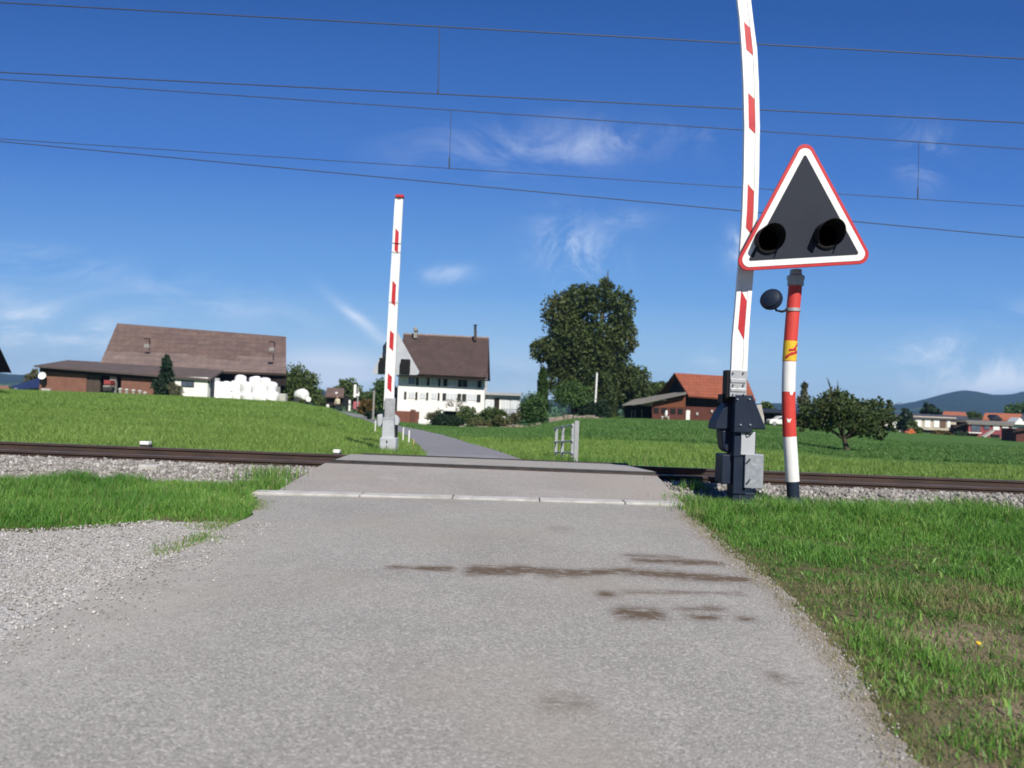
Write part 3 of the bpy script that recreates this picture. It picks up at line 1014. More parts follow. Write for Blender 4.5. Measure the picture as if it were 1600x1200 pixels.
YS = 10.17
sg = thing('warning_signal', G(1240, YS), 'triangular flashing light signal with red rim on red and white pole', 'signal', 'triangular crossing signals')
cor = [(1258, 208), (1143, 424), (1367, 411)]
def layer(d, r, y0, dep, mat, name, parent=sg, bev=0):
    c2 = inset(*cor, d)
    poly = tri_round(*c2, r)
    bb = MB()
    ppoly(bb, [(p.x, p.y) for p in poly], YS + y0, dep)
    return bb.build(name, mat, parent, bevel=bev)
board = layer(0, 15, 0, .035, M['red_paint'], 'board', bev=.004)
layer(5.2, 11, -.006, .0065, M['white_paint'], 'white_border', board)
layer(15, 2.5, -.012, .0066, M['board_grey'], 'dark_panel', board)
b = MB()
c2 = inset(*cor, 22)
ppoly(b, [(p.x, p.y) for p in tri_round(*c2, 8)], YS + .036, .34)
b.build('rear_case', M['board_grey'], sg, bevel=.01)
for lx, ly_ in ((1199, 376), (1291, 369)):
    q = P(lx, ly_, YS - .012)
    b = MB()
    b.lathe(q, (0, -1, 0), [(-.005, .172), (.03, .172), (.035, .15), (.02, .145)], 28)
    lamp = b.build('warning_lamp', M['black'], sg, smooth=True)
    b = MB()
    b.lathe(q, (0, -1, 0), [(.0, .145), (.022, .138), (.035, .09), (.04, .0)], 28)
    b.build('lens', M['lens'], lamp, smooth=True)
    # visor: tube cut away below
    b = MB()
    nseg = 30
    vs, fs = [], []
    for k in range(nseg + 1):
        a = R(-42) + (R(264)) * k / nseg
        s_ = math.sin(a)
        ln = .12 + .17 * max(0, (s_ + .7) / 1.7)
        for rr, yy in ((.176, .0), (.176, -ln), (.170, -ln), (.170, 0)):
            vs.append((q.x + rr * math.cos(a), q.y + yy - .002, q.z + rr * math.sin(a)))
    for k in range(nseg):
        for j in range(4):
            j2 = (j + 1) % 4
            fs.append((k * 4 + j, k * 4 + j2, (k + 1) * 4 + j2, (k + 1) * 4 + j))
    b.add(vs, fs)
    b.build('visor', M['black'], lamp, smooth=True)
# pole with painted bands, slightly bowed
PC = [(1243, 436), (1243, 445), (1240.5, 470), (1238.6, 490), (1236.5, 515), (1234.8, 540), (1233.2, 565), (1232.4, 590), (1232, 615), (1232.3, 645), (1233.6, 680), (1236, 715), (1238.5, 753), (1240, 792)]
YP = YS + .42
zc = [P(x, y, YP).z for x, y in PC]
xc = [P(x, y, YP).x for x, y in PC]
def pole_at(y):
    z = P(np.interp(y, [c[1] for c in PC], [c[0] for c in PC]), y, YP).z
    return Vector((float(np.interp(-z, [-q for q in zc], xc)), YP, z))
b = MB()
rp = 10.3 * YP / F
for y0, y1, mi, rr in ((440, 531.8, 0, rp), (531.8, 565, 0, rp), (565, 612, 1, rp), (612, 682, 0, rp), (682, 752, 1, rp), (752, 792, 2, rp * .93)):
    nn = 5
    b.tube([pole_at(y0 + (y1 - y0) * k / nn) for k in range(nn + 1)], rr, 28, mi, caps=True)
pole = b.build('pole', [M['pole_red'], M['white_paint'], M['anthracite']], sg, smooth=True)
b = MB()   # yellow sticker band with a red bolt
nn = 3
b.tube([pole_at(533 + 31 * k / nn) for k in range(nn + 1)], rp + .003, 28, 0)
stk = b.build('sticker', M['yellow'], pole, smooth=True)
def on_pole(px, py, lift):
    c = pole_at(py)
    q = P(px, py, YP)
    dxp = max(-.98, min(.98, (q.x - c.x) / rp))
    return Vector((c.x + dxp * (rp + lift), YP - math.sqrt(max(0, 1 - dxp * dxp)) * (rp + lift), q.z))
b = MB()
for (xa, ta, ba, xb, tb, bb_) in ((1225.4, 556.5, 561.5, 1234.5, 549.5, 552.5), (1229.5, 545.8, 549.5, 1240.5, 544.8, 548.6), (1236, 545, 548, 1243.6, 535.6, 540.5), (1232, 552.2, 556.2, 1243.4, 547.8, 552)):
    for k in range(14):
        f0, f1 = k / 14, (k + 1) / 14
        b.add([on_pole(xa + (xb - xa) * f, y0_ + (y1_ - y0_) * f, .0055) for f, y0_, y1_ in ((f0, ta, tb), (f0, ba, bb_), (f1, ba, bb_), (f1, ta, tb))], [(0, 1, 2, 3)])
b.build('lightning_mark', M['red_paint'], stk)
b = MB()
for px, py in ((1233, 614.5), (1229.5, 657)):
    b = MB(); b.add([on_pole(px - 3, py - 3, .004), on_pole(px - 2, py + 2.5, .004), on_pole(px + 1, py + 3, .004), on_pole(px + 3.5, py - 3, .004)], [(0, 1, 2, 3)])
    b.build('reflector_mark', M['white_paint'], pole)
b = MB()
b.lathe(pole_at(444), (0, 0, 1), [(-.03, rp), (-.02, rp * 1.2), (.06, rp * 1.2), (.065, rp * 1.3), (.11, rp * 1.3), (.13, rp * .9), (.2, rp * .85)], 24)
b.build('collar', M['galv'], sg, smooth=True)
b = MB()
b.lathe(pole_at(487), (0, 0, 1), [(0, rp), (0.002, rp * 1.12), (.045, rp * 1.12), (.047, rp)], 24)
cl = b.build('clamp_ring', M['galv'], sg, smooth=True)
# bell on a bent bracket
qb = P(1206, 469, YS + .05)
b = MB()
b.tube([pole_at(485) + Vector((-rp, 0, 0)), P(1222, 487, YS + .06), P(1213, 485, YS + .06), P(1208, 474, YS + .05)], .016, 8)
b.build('bell_bracket', M['black'], sg, smooth=True)
b = MB()
ax = Vector((-.55, -.75, .28)).normalized()
b.lathe(qb, ax, [(-.05, .05), (-.045, .1), (-.02, .135), (.01, .148), (.04, .148), (.05, .14), (.05, .13), (.075, .12), (.1, .07), (.108, .0)], 28)
b.build('bell', M['anthracite'], sg, smooth=True)
b = MB()
b.lathe((pole_at(790).x, YP, .0), (0, 0, 1), [(-.05, .2), (.02, .19), (.08, .12), (.14, .088)], 24)
b.build('base_cone', pm('base_green', (.02, .035, .03), (.03, .05, .04), 5, .7), sg, smooth=True)

# far signal, seen from behind
YT = 25.5
sf = thing('warning_signal', G(612, YT), 'light grey back of the triangular signal behind the far barrier boom', 'signal', 'triangular crossing signals')
corf = [(618, 514), (579, 585), (658, 586)]
b = MB()
ppoly(b, [(p.x, p.y) for p in tri_round(*corf, 4.5)], YT, .03)
bd = b.build('board', M['grey_paint'], sf, bevel=.004)
for x0, y0, x1, y1 in ((592, 559, 607, 583), (625.5, 561, 640, 584)):
    b = MB()
    pbox(b, x0, y0, x1, y1, YT - .2, .19)
    lm = b.build('warning_lamp', M['black'], sf, bevel=.03)
b = MB()
ppoly(b, [(598, 541), (606.5, 530), (606.5, 562), (598, 562)], YT - .06, .055)
b.build('rear_case', M['anthracite'], sf)
b = MB()
b.tube([G(610, YT, -.1), P(612, 640, YT - .08), P(616, 545, YT - .08)], .055, 14)
b.build('pole', M['galv'], sf, smooth=True)

# ------------------------------------------------------------------ overhead line
M['wire'] = pm('wire', (.05, .06, .08), (.04, .05, .07), 3, .6)
def wire(mb, p0, p1, Y, r, sag=0.0):
    a, c = P(*p0, Y), P(*p1, Y)
    d = (c - a)
    a, c = a - d * 1.2, c + d * 1.2
    pts = []
    for k in range(41):
        f = k / 40
        q = a.lerp(c, f)
        q.z -= sag * (1 - (2 * f - 1) ** 2)
        pts.append(q)
    mb.tube(pts, r, 6)
YA, YBq, YC = 12.75, 17.1, 18.6
ov = thing('overhead_line', P(800, 60, YA), 'nearest and highest pair of dark overhead wires above the track', 'overhead wire', 'overhead lines above the railway')
b = MB(); wire(b, (0, 4), (1600, 92), YA, .011); b.build('carrier_wire', M['wire'], ov, smooth=True)
b = MB(); wire(b, (0, 113), (1600, 192), YA, .010); b.build('contact_wire', M['wire'], ov, smooth=True)
b = MB(); b.tube([P(687, 41, YA), P(684.5, 143, YA)], .007, 6); b.tube([P(684.9, 140, YA), P(684.3, 147, YA)], .014, 6); b.build('dropper', M['wire'], ov)
ov = thing('overhead_line', P(800, 200, YBq), 'middle pair of dark overhead wires, farther from the camera', 'overhead wire', 'overhead lines above the railway')
b = MB(); wire(b, (0, 124), (1600, 233), YBq, .0105); b.build('carrier_wire', M['wire'], ov, smooth=True)
b = MB(); wire(b, (0, 217), (1600, 322), YBq, 0.008); b.build('contact_wire', M['wire'], ov, smooth=True)
for x0, y0, x1, y1 in ((705, 173, 702, 264), (1436, 221, 1434, 311)):
    b = MB(); b.tube([P(x0, y0, YBq), P(x1, y1, YBq)], .006, 6); b.tube([P(x1 + .3, y1 - 18, YBq), P(x1, y1, YBq)], .016, 6); b.build('dropper', M['wire'], ov)
b = MB(); wire(b, (0, 221), (1600, 371), YC, .0115)
o = b.build('overhead_line', M['wire'], smooth=True)
tag(o, 'lowest single dark overhead wire sloping down to the right', 'overhead wire', 'overhead lines above the railway')

# ------------------------------------------------------------------ railing right of the lane
rl = thing('metal_railing', G(893, 17.6), 'short galvanised railing with thin posts beside the lane', 'railing')
PT = [(869, 668, 717, 19.6), (879, 665, 717, 18.8), (894.5, 662, 721, 17.7)]
for x, y0, y1, Y in PT:
    b = MB()
    t_, bt = P(x + 1, y0, Y), P(x - 1, y1 + 6, Y)
    wv = .06
    b.box((bt.x, Y, (t_.z + bt.z) / 2), (wv, .012, t_.z - bt.z))
    b.box((bt.x - wv / 2, Y + .03, (t_.z + bt.z) / 2), (.012, .06, t_.z - bt.z))
    b.build('post', M['galv'], rl)
for ya, yb_, yc_ in ((670, 667, 664), (691, 690, 689), (707, 707, 708)):
    b = MB()
    b.tube([P(866, ya, 19.8), P(879, yb_, 18.8), P(895, yc_, 17.65)], .022, 8)
    b.build('rail', M['galv'], rl)
b = MB()
t_, bt = P(901, 658, 17.3), P(899, 726, 17.3)
pp = thing('metal_post', bt, 'tall square galvanised post at the end of the short railing', 'post')
b.box((bt.x, 17.3, (t_.z + bt.z) / 2), (.10, .09, t_.z - bt.z))
b.build('shaft', M['galv'], pp, bevel=.006)
b = MB(); b.box((bt.x, 17.3, t_.z + .006), (.11, .1, .012)); b.build('cap', M['galv'], pp)

# marker stakes on the left of the lane
first = None
for x, y0, y1, Y, m_, lab in ((645.5, 686, 704, 26.5, 'yellow_old', 'weathered yellowish stake nearest the camera on the lane edge'), (638.5, 672, 692, 30, 'white_paint', 'white stake second from the railway on the lane edge'), (629.5, 668, 685, 34, 'white_paint', 'thin white stake third from the railway on the lane edge'), (586, 657, 671, 42, 'white_paint', 'white stake left of the far barrier beside the lane')):
    if m_ not in M: M[m_] = pm(m_, (.42, .34, .12), (.3, .25, .12), 5, .8)
    b = MB()
    t_, bt = P(x, y0, Y), P(x, y1 + 4, Y)
    b.lathe(bt, (0, 0, 1), [(0, .03), (t_.z - bt.z - .03, .03), (t_.z - bt.z, .008)], 8)
    tag(b.build('marker_stake', M[m_]), lab, 'stake', 'stakes along the lane')

# ------------------------------------------------------------------ foliage
def leaf_cloud(lobes, n, size, rng, clump=.22, fill=.55, droop=0.0):
    """leaf quads gathered in clumps through ellipsoid lobes [(centre, radii)]"""
    vol = np.array([np.prod(r) ** (2 / 3) for _, r in lobes])
    cnt = np.maximum(6, (n * vol / vol.sum()).astype(int))
    Cs, Ts = [], []
    for (c, r), k in zip(lobes, cnt):
        per = 16
        nc_ = max(3, k // per)
        d = rng.normal(size=(nc_, 3))
        d /= np.linalg.norm(d, axis=1, keepdims=True)
        rad = fill + (1.05 - fill) * rng.random(nc_) ** .6
        rad = np.where(rng.random(nc_) < .22, rng.random(nc_) * .8, rad)
        cc = d * rad[:, None]
        tone = np.repeat(rng.random(nc_) ** 2, per)
        off = np.clip(rng.normal(size=(nc_, per, 3)), -1.5, 1.5) * clump * rng.uniform(.5, 1.2, (nc_, 1, 1))
        p = (cc[:, None, :] + off).reshape(-1, 3) * np.array(r) + np.array(c)
        Cs.append(p)
        Ts.append(np.clip(tone + rng.normal(size=len(tone)) * .15, 0, 1))
    Cn, tone = np.concatenate(Cs), np.concatenate(Ts)
    m_ = len(Cn)
    a = rng.normal(size=(m_, 3)); a /= np.linalg.norm(a, axis=1, keepdims=True)
    b_ = rng.normal(size=(m_, 3)); b_ -= a * (a * b_).sum(1, keepdims=True); b_ /= np.linalg.norm(b_, axis=1, keepdims=True)
    s1 = size * rng.uniform(.6, 1.35, (m_, 1)); s2 = s1 * rng.uniform(.45, .8, (m_, 1))
    V = np.stack([Cn + a * s1, Cn + b_ * s2, Cn - a * s1, Cn - b_ * s2], 1).reshape(-1, 3)
    Q = np.arange(m_ * 4).reshape(-1, 4)
    return V, Q, np.repeat(tone, 4)

LM = {}
LM['oak'] = leaf_mat('leaf_oak', (.046, .074, .020), (.072, .094, .026), (.10, .098, .030), .22)
LM['green'] = leaf_mat('leaf_green', (.046, .100, .026), (.072, .130, .032), None, .6)
LM['mid'] = leaf_mat('leaf_mid', (.062, .100, .028), (.09, .125, .034), (.12, .14, .042), .5)
LM['dark'] = leaf_mat('leaf_dark', (.014, .032, .016), (.022, .045, .020), None, .8, .2)
LM['cypress'] = leaf_mat('leaf_cypress', (.030, .065, .010), (.040, .080, .014), None, 1.0, .2)
LM['olive'] = leaf_mat('leaf_olive', (.075, .095, .030), (.11, .12, .045), (.16, .12, .06), .9)
LM['apple'] = leaf_mat('leaf_apple', (.046, .078, .026), (.072, .100, .032), (.095, .100, .040), 1.2)
LM['rust'] = leaf_mat('leaf_rust', (.10, .085, .02), (.14, .075, .025), (.06, .08, .02), .8)
LM['pale'] = leaf_mat('leaf_pale', (.16, .15, .09), (.11, .12, .06), (.2, .19, .13), .9)
LM['far'] = leaf_mat('leaf_far', (.025, .045, .018), (.035, .058, .022), None, .15)

def tree(name, label, cat, bpx, Y, lobes, n, size, lm, trunk=.2, group=None, seed=1, clump=.22, fill=.55, branches=6, base=None, depth=1.0, bark=None, lean=None):
    """lobes: (px, py, rx, ry) in photo pixels at depth Y"""
    rng = np.random.default_rng(seed)
    g = base if base is not None else G(bpx, Y, -.1)
    root = thing(name, g, label, cat, group)
    k = Y / F
    lb = []
    for i, (cx, cy, rx, ry) in enumerate(lobes):
        c = P(cx, cy, Y)
        c.y += rng.uniform(-.35, .35) * rx * k * depth
        lb.append((tuple(c), (rx * k, rx * k * depth, ry * k)))
    V, Q, tone = leaf_cloud(lb, int(n * 1.7), size, rng, clump, fill)
    lo = float(g.z) + .05
    V[:, 2] = np.maximum(V[:, 2], lo)
    np_mesh('crown', V, Q, LM[lm], {'tone': tone}, root)
    if trunk:
        b = MB()
        tops = sorted(lb, key=lambda q: -q[0][2])
        hi = Vector(tops[0][0])
        midz = g.z + (min(q[0][2] for q in lb) - g.z) * .75
        fork = Vector((g.x + (hi.x - g.x) * .25 + (lean or 0), Y, max(midz, g.z + .4)))
        b.tube([g - Vector((0, 0, .2)), g.lerp(fork, .12) , g.lerp(fork, .55), fork], [trunk * 1.5, trunk * 1.05, trunk * .9, trunk * .8], 10)
        o = b.build('trunk', M['bark'], root, smooth=True)
        for q in [lb[i] for i in rng.permutation(len(lb))[:branches]] + [tops[0]]:
            c = Vector(q[0])
            b = MB()
            md = fork.lerp(c, .5) + Vector((rng.normal() * .2, rng.normal() * .2, rng.normal() * .2))
            b.tube([fork - Vector((0, 0, .1)), md, c, c + (c - md) * .5], [trunk * .6, trunk * .4, trunk * .22, trunk * .05], 7)
            b.build('limb', M['bark'], root, smooth=True)
    return root

# ------------------------------------------------------------------ left barn
M['roof_barn'] = roof_mat('roof_barn', (.16, .105, .086), (.12, .080, .068), (.20, .15, .125), .6, .7, .9)
M['roof_annex'] = pm('roof_annex', (.105, .080, .072), (.085, .066, .060), .6, .85, bump=.3, bscale=6, c3=(.14, .11, .10), c3amt=.5)
M['brick_pink'] = pm('brick_pink', (.22, .105, .075), (.18, .085, .06), 1.2, .9, bump=.3, bscale=12, c3=(.13, .06, .045), c3amt=.4)
M['brown_wood'] = pm('brown_wood', (.085, .062, .048), (.055, .042, .034), 2, .9, bump=.4, bscale=9, stretch=(4, 4, .4))
M['plaster_grey'] = pm('plaster_grey', (.30, .29, .27), (.24, .23, .22), 2, .9, bump=.2)
barn = thing('barn', G(300, 104), 'big farm barn with long brown tiled roof and low brick annex on the left', 'barn')
rl_, rr_ = P(183, 505, 113), P(447, 526, 117)
el_, er_ = P(154, 575, 103), P(447, 584, 105)
def roof_plane(mb, pts, th, mi=0):
    """sloping roof slab: 4 corners of its top face"""
    a = [Vector(p) for p in pts]
    nrm = (a[1] - a[0]).cross(a[3] - a[0]).normalized()
    if nrm.z > 0: nrm = -nrm
    mb.prism(a, nrm * th, mi)
b = MB()
mid_l, mid_r = el_.lerp(rl_, .3), er_.lerp(rr_, .3)
roof_plane(b, [rl_, rr_, er_, el_], .28)
bl_, br_ = P(190, 578, 125), P(441, 590, 128)
roof_plane(b, [rr_, rl_, bl_, br_], .28)
roof = b.build('roof', M['roof_barn'], barn)
b = MB()
lift = Vector((0, -.05, .06))
roof_plane(b, [rl_.lerp(el_, .66) + lift, rr_.lerp(er_, .60) + lift, er_ + lift, el_ + lift], .05)
b.build('lower_roof', roof_mat('roof_pale_tile', (.20, .145, .125), (.16, .115, .10), (.24, .19, .165), .6, .7, .9), roof)
for (hx, hy) in ((230, 536), (425, 541)):
    f_ = (hy - 516) / 62
    q = P(hx, hy, 111 - 7 * f_)
    b = MB()
    tl = [P(hx - 5, hy - 7, 112.0 - 7 * f_), P(hx + 4, hy - 6.6, 112.0 - 7 * f_), P(hx + 3.5, hy + 6, 109.9 - 7 * f_), P(hx - 5.5, hy + 5.6, 109.9 - 7 * f_)]
    for p0, p1, rr in ((tl[0], tl[1], .07), (tl[1], tl[2], .07)):
        b.tube([p0, p1], rr, 6)
    b.build('snow_bracket', M['black'], roof)
    b = MB()
    b.box(P(hx, hy + 5, 108.6 - 7 * f_), (.7, .5, .5))
    b.build('roof_vent', M['plaster_grey'], roof, bevel=.05)
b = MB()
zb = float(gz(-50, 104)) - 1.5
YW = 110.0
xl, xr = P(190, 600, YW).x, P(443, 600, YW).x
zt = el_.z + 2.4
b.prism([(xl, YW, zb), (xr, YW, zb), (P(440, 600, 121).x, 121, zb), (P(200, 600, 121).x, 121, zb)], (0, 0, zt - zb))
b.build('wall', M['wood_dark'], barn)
b = MB()
pbox(b, 339, 583.5, 447, 600.5, 105.6, .25)
b.build('eave_board', M['wood_dark'], barn)
b = MB()
pbox(b, 433, 598, 437, 632, 105.8, .35)
b.build('post', M['plaster_grey'], barn)
# annex
YN = 98.3
b = MB()
tl, tr, brp, blp = P(106, 562.5, 104.4), P(352, 577, 105.4), P(328, 592.5, 97.6), P(53, 571, 97.2)
roof_plane(b, [tl, tr, brp, blp], .22)
b.build('annex_roof', M['roof_annex'], barn)
zb = float(gz(-50, 99)) - 1.2
def wallpx(x0, x1, ytop, mat, name, Y=YN, dep=.4):
    a, c = P(x0, ytop, Y), P(x1, ytop, Y)
    bb = MB()
    bb.box(((a.x + c.x) / 2, Y + dep / 2, (a.z + c.z) / 2 / 2 + zb / 2), (c.x - a.x, dep, (a.z + c.z) / 2 - zb))
    return bb.build(name, M[mat], barn)
wallpx(63, 136, 576, 'brick_pink', 'annex_wall')
wallpx(136.2, 157, 579, 'brown_wood', 'barn_door', YN + .15)
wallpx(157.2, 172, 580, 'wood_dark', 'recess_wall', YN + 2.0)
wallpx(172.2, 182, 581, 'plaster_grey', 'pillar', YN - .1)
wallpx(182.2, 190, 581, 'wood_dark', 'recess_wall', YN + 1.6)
wallpx(190.2, 250, 582, 'brick_pink', 'annex_wall')
ww = wallpx(250.2, 325, 588.5, 'stucco', 'white_wall', YN - .35, 4)
wallpx(325.2, 334, 590, 'board_grey', 'side_door', YN + .6)
b = MB()
pbox(b, 64, 577, 330, 583, YN - .12, .1)
c = b.v; b = MB()
q0, q1 = P(62, 573.2, YN - .3), P(327, 592.5, YN - .3)
b.prism([q0, q1, q1 - Vector((0, 0, .55)), q0 - Vector((0, 0, .55))], (0, .18, 0))
b.build('fascia', M['wood_dark'], barn)
b = MB(); pbox(b, 283, 595, 303, 605, YN - .4, .1); wf = b.build('window', M['board_grey'], barn)
b = MB(); pbox(b, 284.4, 596.2, 292.3, 603.8, YN - .42, .03); pbox(b, 293.7, 596.2, 301.6, 603.8, YN - .42, .03); b.build('pane', M['glass'], wf)
b = MB(); pbox(b, 64, 607, 78, 615, YN - .2, .2); b.build('plinth', M['concrete'], barn)

q = P(66, 587, YN - .7)
tk = thing('satellite_dish', q, 'round white dish with dark stand at the left end of the brick barn annex', 'dish')
b = MB(); b.lathe(q, (.1, -1, .25), [(-.12, .05), (-.1, .3), (0, .46), (.03, .47), (.02, .44), (-.06, .28), (-.09, .01)], 24); b.build('dish', M['white_paint'], tk, smooth=True)
b = MB(); pbox(b, 63, 590, 70, 600, YN - .55, .5); b.build('bracket', M['black'], tk, bevel=.06)
q = P(166, 600, YN - 1.5)
rc = thing('farm_cart', q, 'small red cart parked before the dark barn recess', 'cart')
b = MB(); pbox(b, 162, 594, 172.5, 601, YN - 1.6, 1.2); b.build('box', pm('cart_red', (.33, .06, .06), (.25, .05, .05), 4, .5), rc, bevel=.05)
b = MB(); pbox(b, 161, 602, 172, 605, YN - 1.6, 1.2); b.build('chassis', M['plaster_grey'], rc, bevel=.02)
for x in (163.5, 170.5):
    b = MB(); b.lathe(P(x, 608, YN - 1.65), (0, 1, 0), [(0, .26), (.02, .3), (.18, .3), (.2, .26)], 14); b.build('wheel', M['rubber'], rc, smooth=True)
PL = [('leftmost', 188, 608.5), ('second', 198, 609.5), ('third', 208.5, 610.5), ('fourth', 218.5, 611.5), ('rightmost', 226.5, 614)]
for nm, x, y in PL:
    q = P(x, y, YN - 1.4)
    b = MB(); b.lathe(q, (0, 0, 1), [(-.45, .16), (-.1, .2), (.0, .27), (.12, .22), (.2, .02)], 12)
    tag(b.build('flower_tub', M['concrete'], smooth=True), 'small cream tub by the pink barn wall, ' + nm + ' of five', 'flower tub', 'cream tubs along the barn wall')
q = P(196, 617, YN - 4)
b = MB(); b.lathe(q, (0, 0, 1), [(-.5, .2), (.0, .27), (.15, .2), (.2, .02)], 12)
tag(b.build('flower_tub', M['concrete'], smooth=True), 'single cream tub standing lower, on the grass before the row', 'flower tub', 'cream tubs along the barn wall')

# silage bales
bale_c = [(340, 619, 0), (355, 620, 0), (370, 620.5, 0), (386, 621, 0), (402, 621.5, 0), (418, 622, 0),
          (341, 606, 1), (354, 605, 1), (369, 604, 1), (385, 605.5, 1), (402, 606, 1), (417, 606.5, 1), (426, 620, 0), (376, 595, 2), (399, 597, 2), (414, 599, 2), (424, 606, 1)]
for i, (x, y, lv) in enumerate(bale_c):
    Yb = 100.6 + lv * .5 + .25 * ((i * 7) % 3)
    q = P(x, y, Yb)
    r_b = .76
    b = MB()
    pr = [(-.68, .2), (-.67, r_b * .86), (-.6, r_b * .97), (-.3, r_b * 1.02), (0, r_b), (.3, r_b * 1.02), (.6, r_b * .95), (.7, r_b * .8), (.76, .2)]
    if i % 2: pr = [(-.7, .1), (-.68, r_b * .7), (-.58, r_b * .95), (-.2, r_b), (.2, r_b), (.56, r_b * .92), (.7, r_b * .65), (.76, .1)]
    b.lathe(q, (math.sin(i * 1.7) * .2, math.cos(i) * .3, 1), pr, 18)
    lab = ['white wrapped silage bale in the bottom row under the barn roof', 'white wrapped silage bale in the second row under the barn roof', 'white wrapped silage bale on top of the stack under the barn roof'][lv]
    o = b.build('silage_bale', M['bale'], smooth=True)
    tag(o, lab, 'silage bale', ['bottom row of silage bales', 'second row of silage bales', 'top row of silage bales'][lv])
q = P(436, 622, 100)
ro = MB(); pbox(ro, 428, 615, 446, 630, 101, 1.0)
tag(ro.build('concrete_wall', M['concrete'], bevel=.05), 'low concrete wall at the right end of the bale stack', 'wall')

tree('conifer', 'narrow dark conifer before the white part of the barn', 'tree', 260, 95, [(260, 612, 9, 12), (260, 600, 10, 12), (260, 585, 9.5, 13), (261, 571, 7, 10), (261, 561, 4, 7)], 3000, .16, 'dark', .14, seed=11, branches=2)
tree('shrub', 'dark brown green shrub left of the narrow conifer', 'shrub', 248, 94.5, [(247, 604, 8, 11), (250, 614, 8, 8)], 900, .14, 'dark', 0, seed=12)
tree('shrub', 'grey green shrub by the white barn wall', 'shrub', 272, 94, [(274, 612, 9, 9), (268, 606, 6, 8)], 900, .13, 'pale', 0, seed=13)

# things beyond the barn's left end
bt = thing('tarp_roof', G(40, 115), 'sloping dark blue roof behind the barn at its left end', 'roof')
b = MB(); roof_plane(b, [P(16, 604, 116), P(62, 590, 116), P(62, 605, 110), P(24, 609, 110)], .1); b.build('sheet', pm('tarp', (.016, .024, .07), (.020, .030, .085), 2, .5), bt)
b = MB(); pbox(b, 22, 607, 60, 620, 111, 3); b.build('wall', M['plaster_grey'], bt)
b = MB(); roof_plane(b, [P(-8, 603, 140), P(12, 603, 140), P(17, 610, 136), P(-10, 610, 136)], .2)
ph = thing('farm_house', G(4, 138), 'distant house with pale red roof at the left edge behind the field', 'house')
b.build('roof', pm('roof_pale', (.30, .12, .10), (.26, .10, .08), 2, .8), ph)
b = MB(); pbox(b, -8, 609, 15, 622, 137, 5); b.build('wall', M['stucco'], ph)
tree('bushy_tree', 'small grey green tree behind the left end of the barn', 'tree', 51, 125, [(48, 592, 9, 9), (54, 586, 7, 9), (45, 600, 8, 8)], 900, .2, 'pale', .12, seed=14)
# steep dark roof reaching in at the left edge
Yd = 62.0
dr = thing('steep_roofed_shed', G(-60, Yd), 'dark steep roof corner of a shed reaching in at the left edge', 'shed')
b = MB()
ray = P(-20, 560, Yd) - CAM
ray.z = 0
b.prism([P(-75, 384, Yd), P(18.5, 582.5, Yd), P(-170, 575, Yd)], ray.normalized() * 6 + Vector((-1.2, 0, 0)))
b.build('roof', M['shade_black'], dr)
b = MB(); b.prism([P(-150, 577, Yd + .8), P(-30, 580, Yd + .8), P(-30, 640, Yd + .8), P(-150, 640, Yd + .8)], ray.normalized() * 4 + Vector((-1.2, 0, 0))); b.build('wall', M['wood_dark'], dr)

# ------------------------------------------------------------------ white farmhouse
M['roof_house'] = roof_mat('roof_house', (.082, .053, .045), (.068, .044, .038), (.10, .066, .056), .5)
M['brick_red'] = pm('brick_red', (.20, .075, .05), (.15, .055, .04), 1.6, .9, bump=.3, bscale=12)
YH = 108.0
ho = thing('farmhouse', G(690, YH), 'tall white farmhouse with brown tiled roof and dark shutters behind the lane', 'house')
rl_, rr_ = P(630.5, 522.5, 113.5), P(764, 529, 113.5)
el_, er_ = P(620, 582.5, 106.4), P(761.5, 589.5, 106.4)
b = MB()
roof_plane(b, [rl_, rr_, er_, el_], .3)
bl_, br_ = Vector((el_.x, 120.6, el_.z)), Vector((er_.x, 120.6, er_.z))
roof_plane(b, [rr_, rl_, bl_, br_], .3)
hr = b.build('roof', M['roof_house'], ho)
b = MB(); b.tube([rl_ + Vector((0, 0, .05)), rr_ + Vector((0, 0, .05))], .17, 8)
b.build('ridge', pm('ridge_tile', (.20, .12, .10), (.30, .24, .2), 3, .8, bump=.4), hr)
for x in (647.5, 744):
    pass
def chim(x, yt, yb, w_, label, metal):
    b = MB(); pbox(b, x - w_, yt + 5, x + w_, yb, 112.4, .8)
    c = b.build('chimney', M['plaster_grey' if not metal else 'brown_wood'], hr)
    b = MB()
    if metal:
        q = P(x, yt + 3, 112.8)
        b.tube([q - Vector((0, 0, .6)), q + Vector((0, 0, .5))], .18, 10)
        b.tube([q + Vector((-.3, 0, .5)), q + Vector((0, 0, .62)), q + Vector((.3, 0, .5))], .08, 8)
        b.build('flue', M['board_grey'], c)
    else:
        pbox(b, x - w_ - .8, yt + 3.4, x + w_ + .8, yt + 5, 112.2, 1.1)
        q = P(x, yt + 2.5, 112.7); b.lathe(q, (0, 0, 1), [(-.12, .3), (.1, .3), (.3, .08)], 12)
        b.build('cap', M['plaster_grey'], c)
chim(649, 511.5, 528, 2.6, '', 0)
chim(742.5, 511, 532, 2.0, '', 1)
zb = float(gz(-9.8, YH)) - 1.5
b = MB()
wl, wr = P(622, 600, YH), P(757.5, 600, YH)
zt = P(690, 580, YH).z
b.box(((wl.x + wr.x) / 2, YH + 5.6, (zb + zt) / 2), (wr.x - wl.x, 11.2, zt - zb))
b.build('wall', M['stucco'], ho)
b = MB()
gx0 = wr.x - .15
b.prism([Vector((gx0, YH + .2, zt - .01)), Vector((gx0, YH + 11, zt - .01)), Vector((gx0, 113.5, rr_.z - .9))], (.14, 0, 0))
b.build('gable', M['stucco'], ho)
b = MB()
gx0 = wl.x + .01
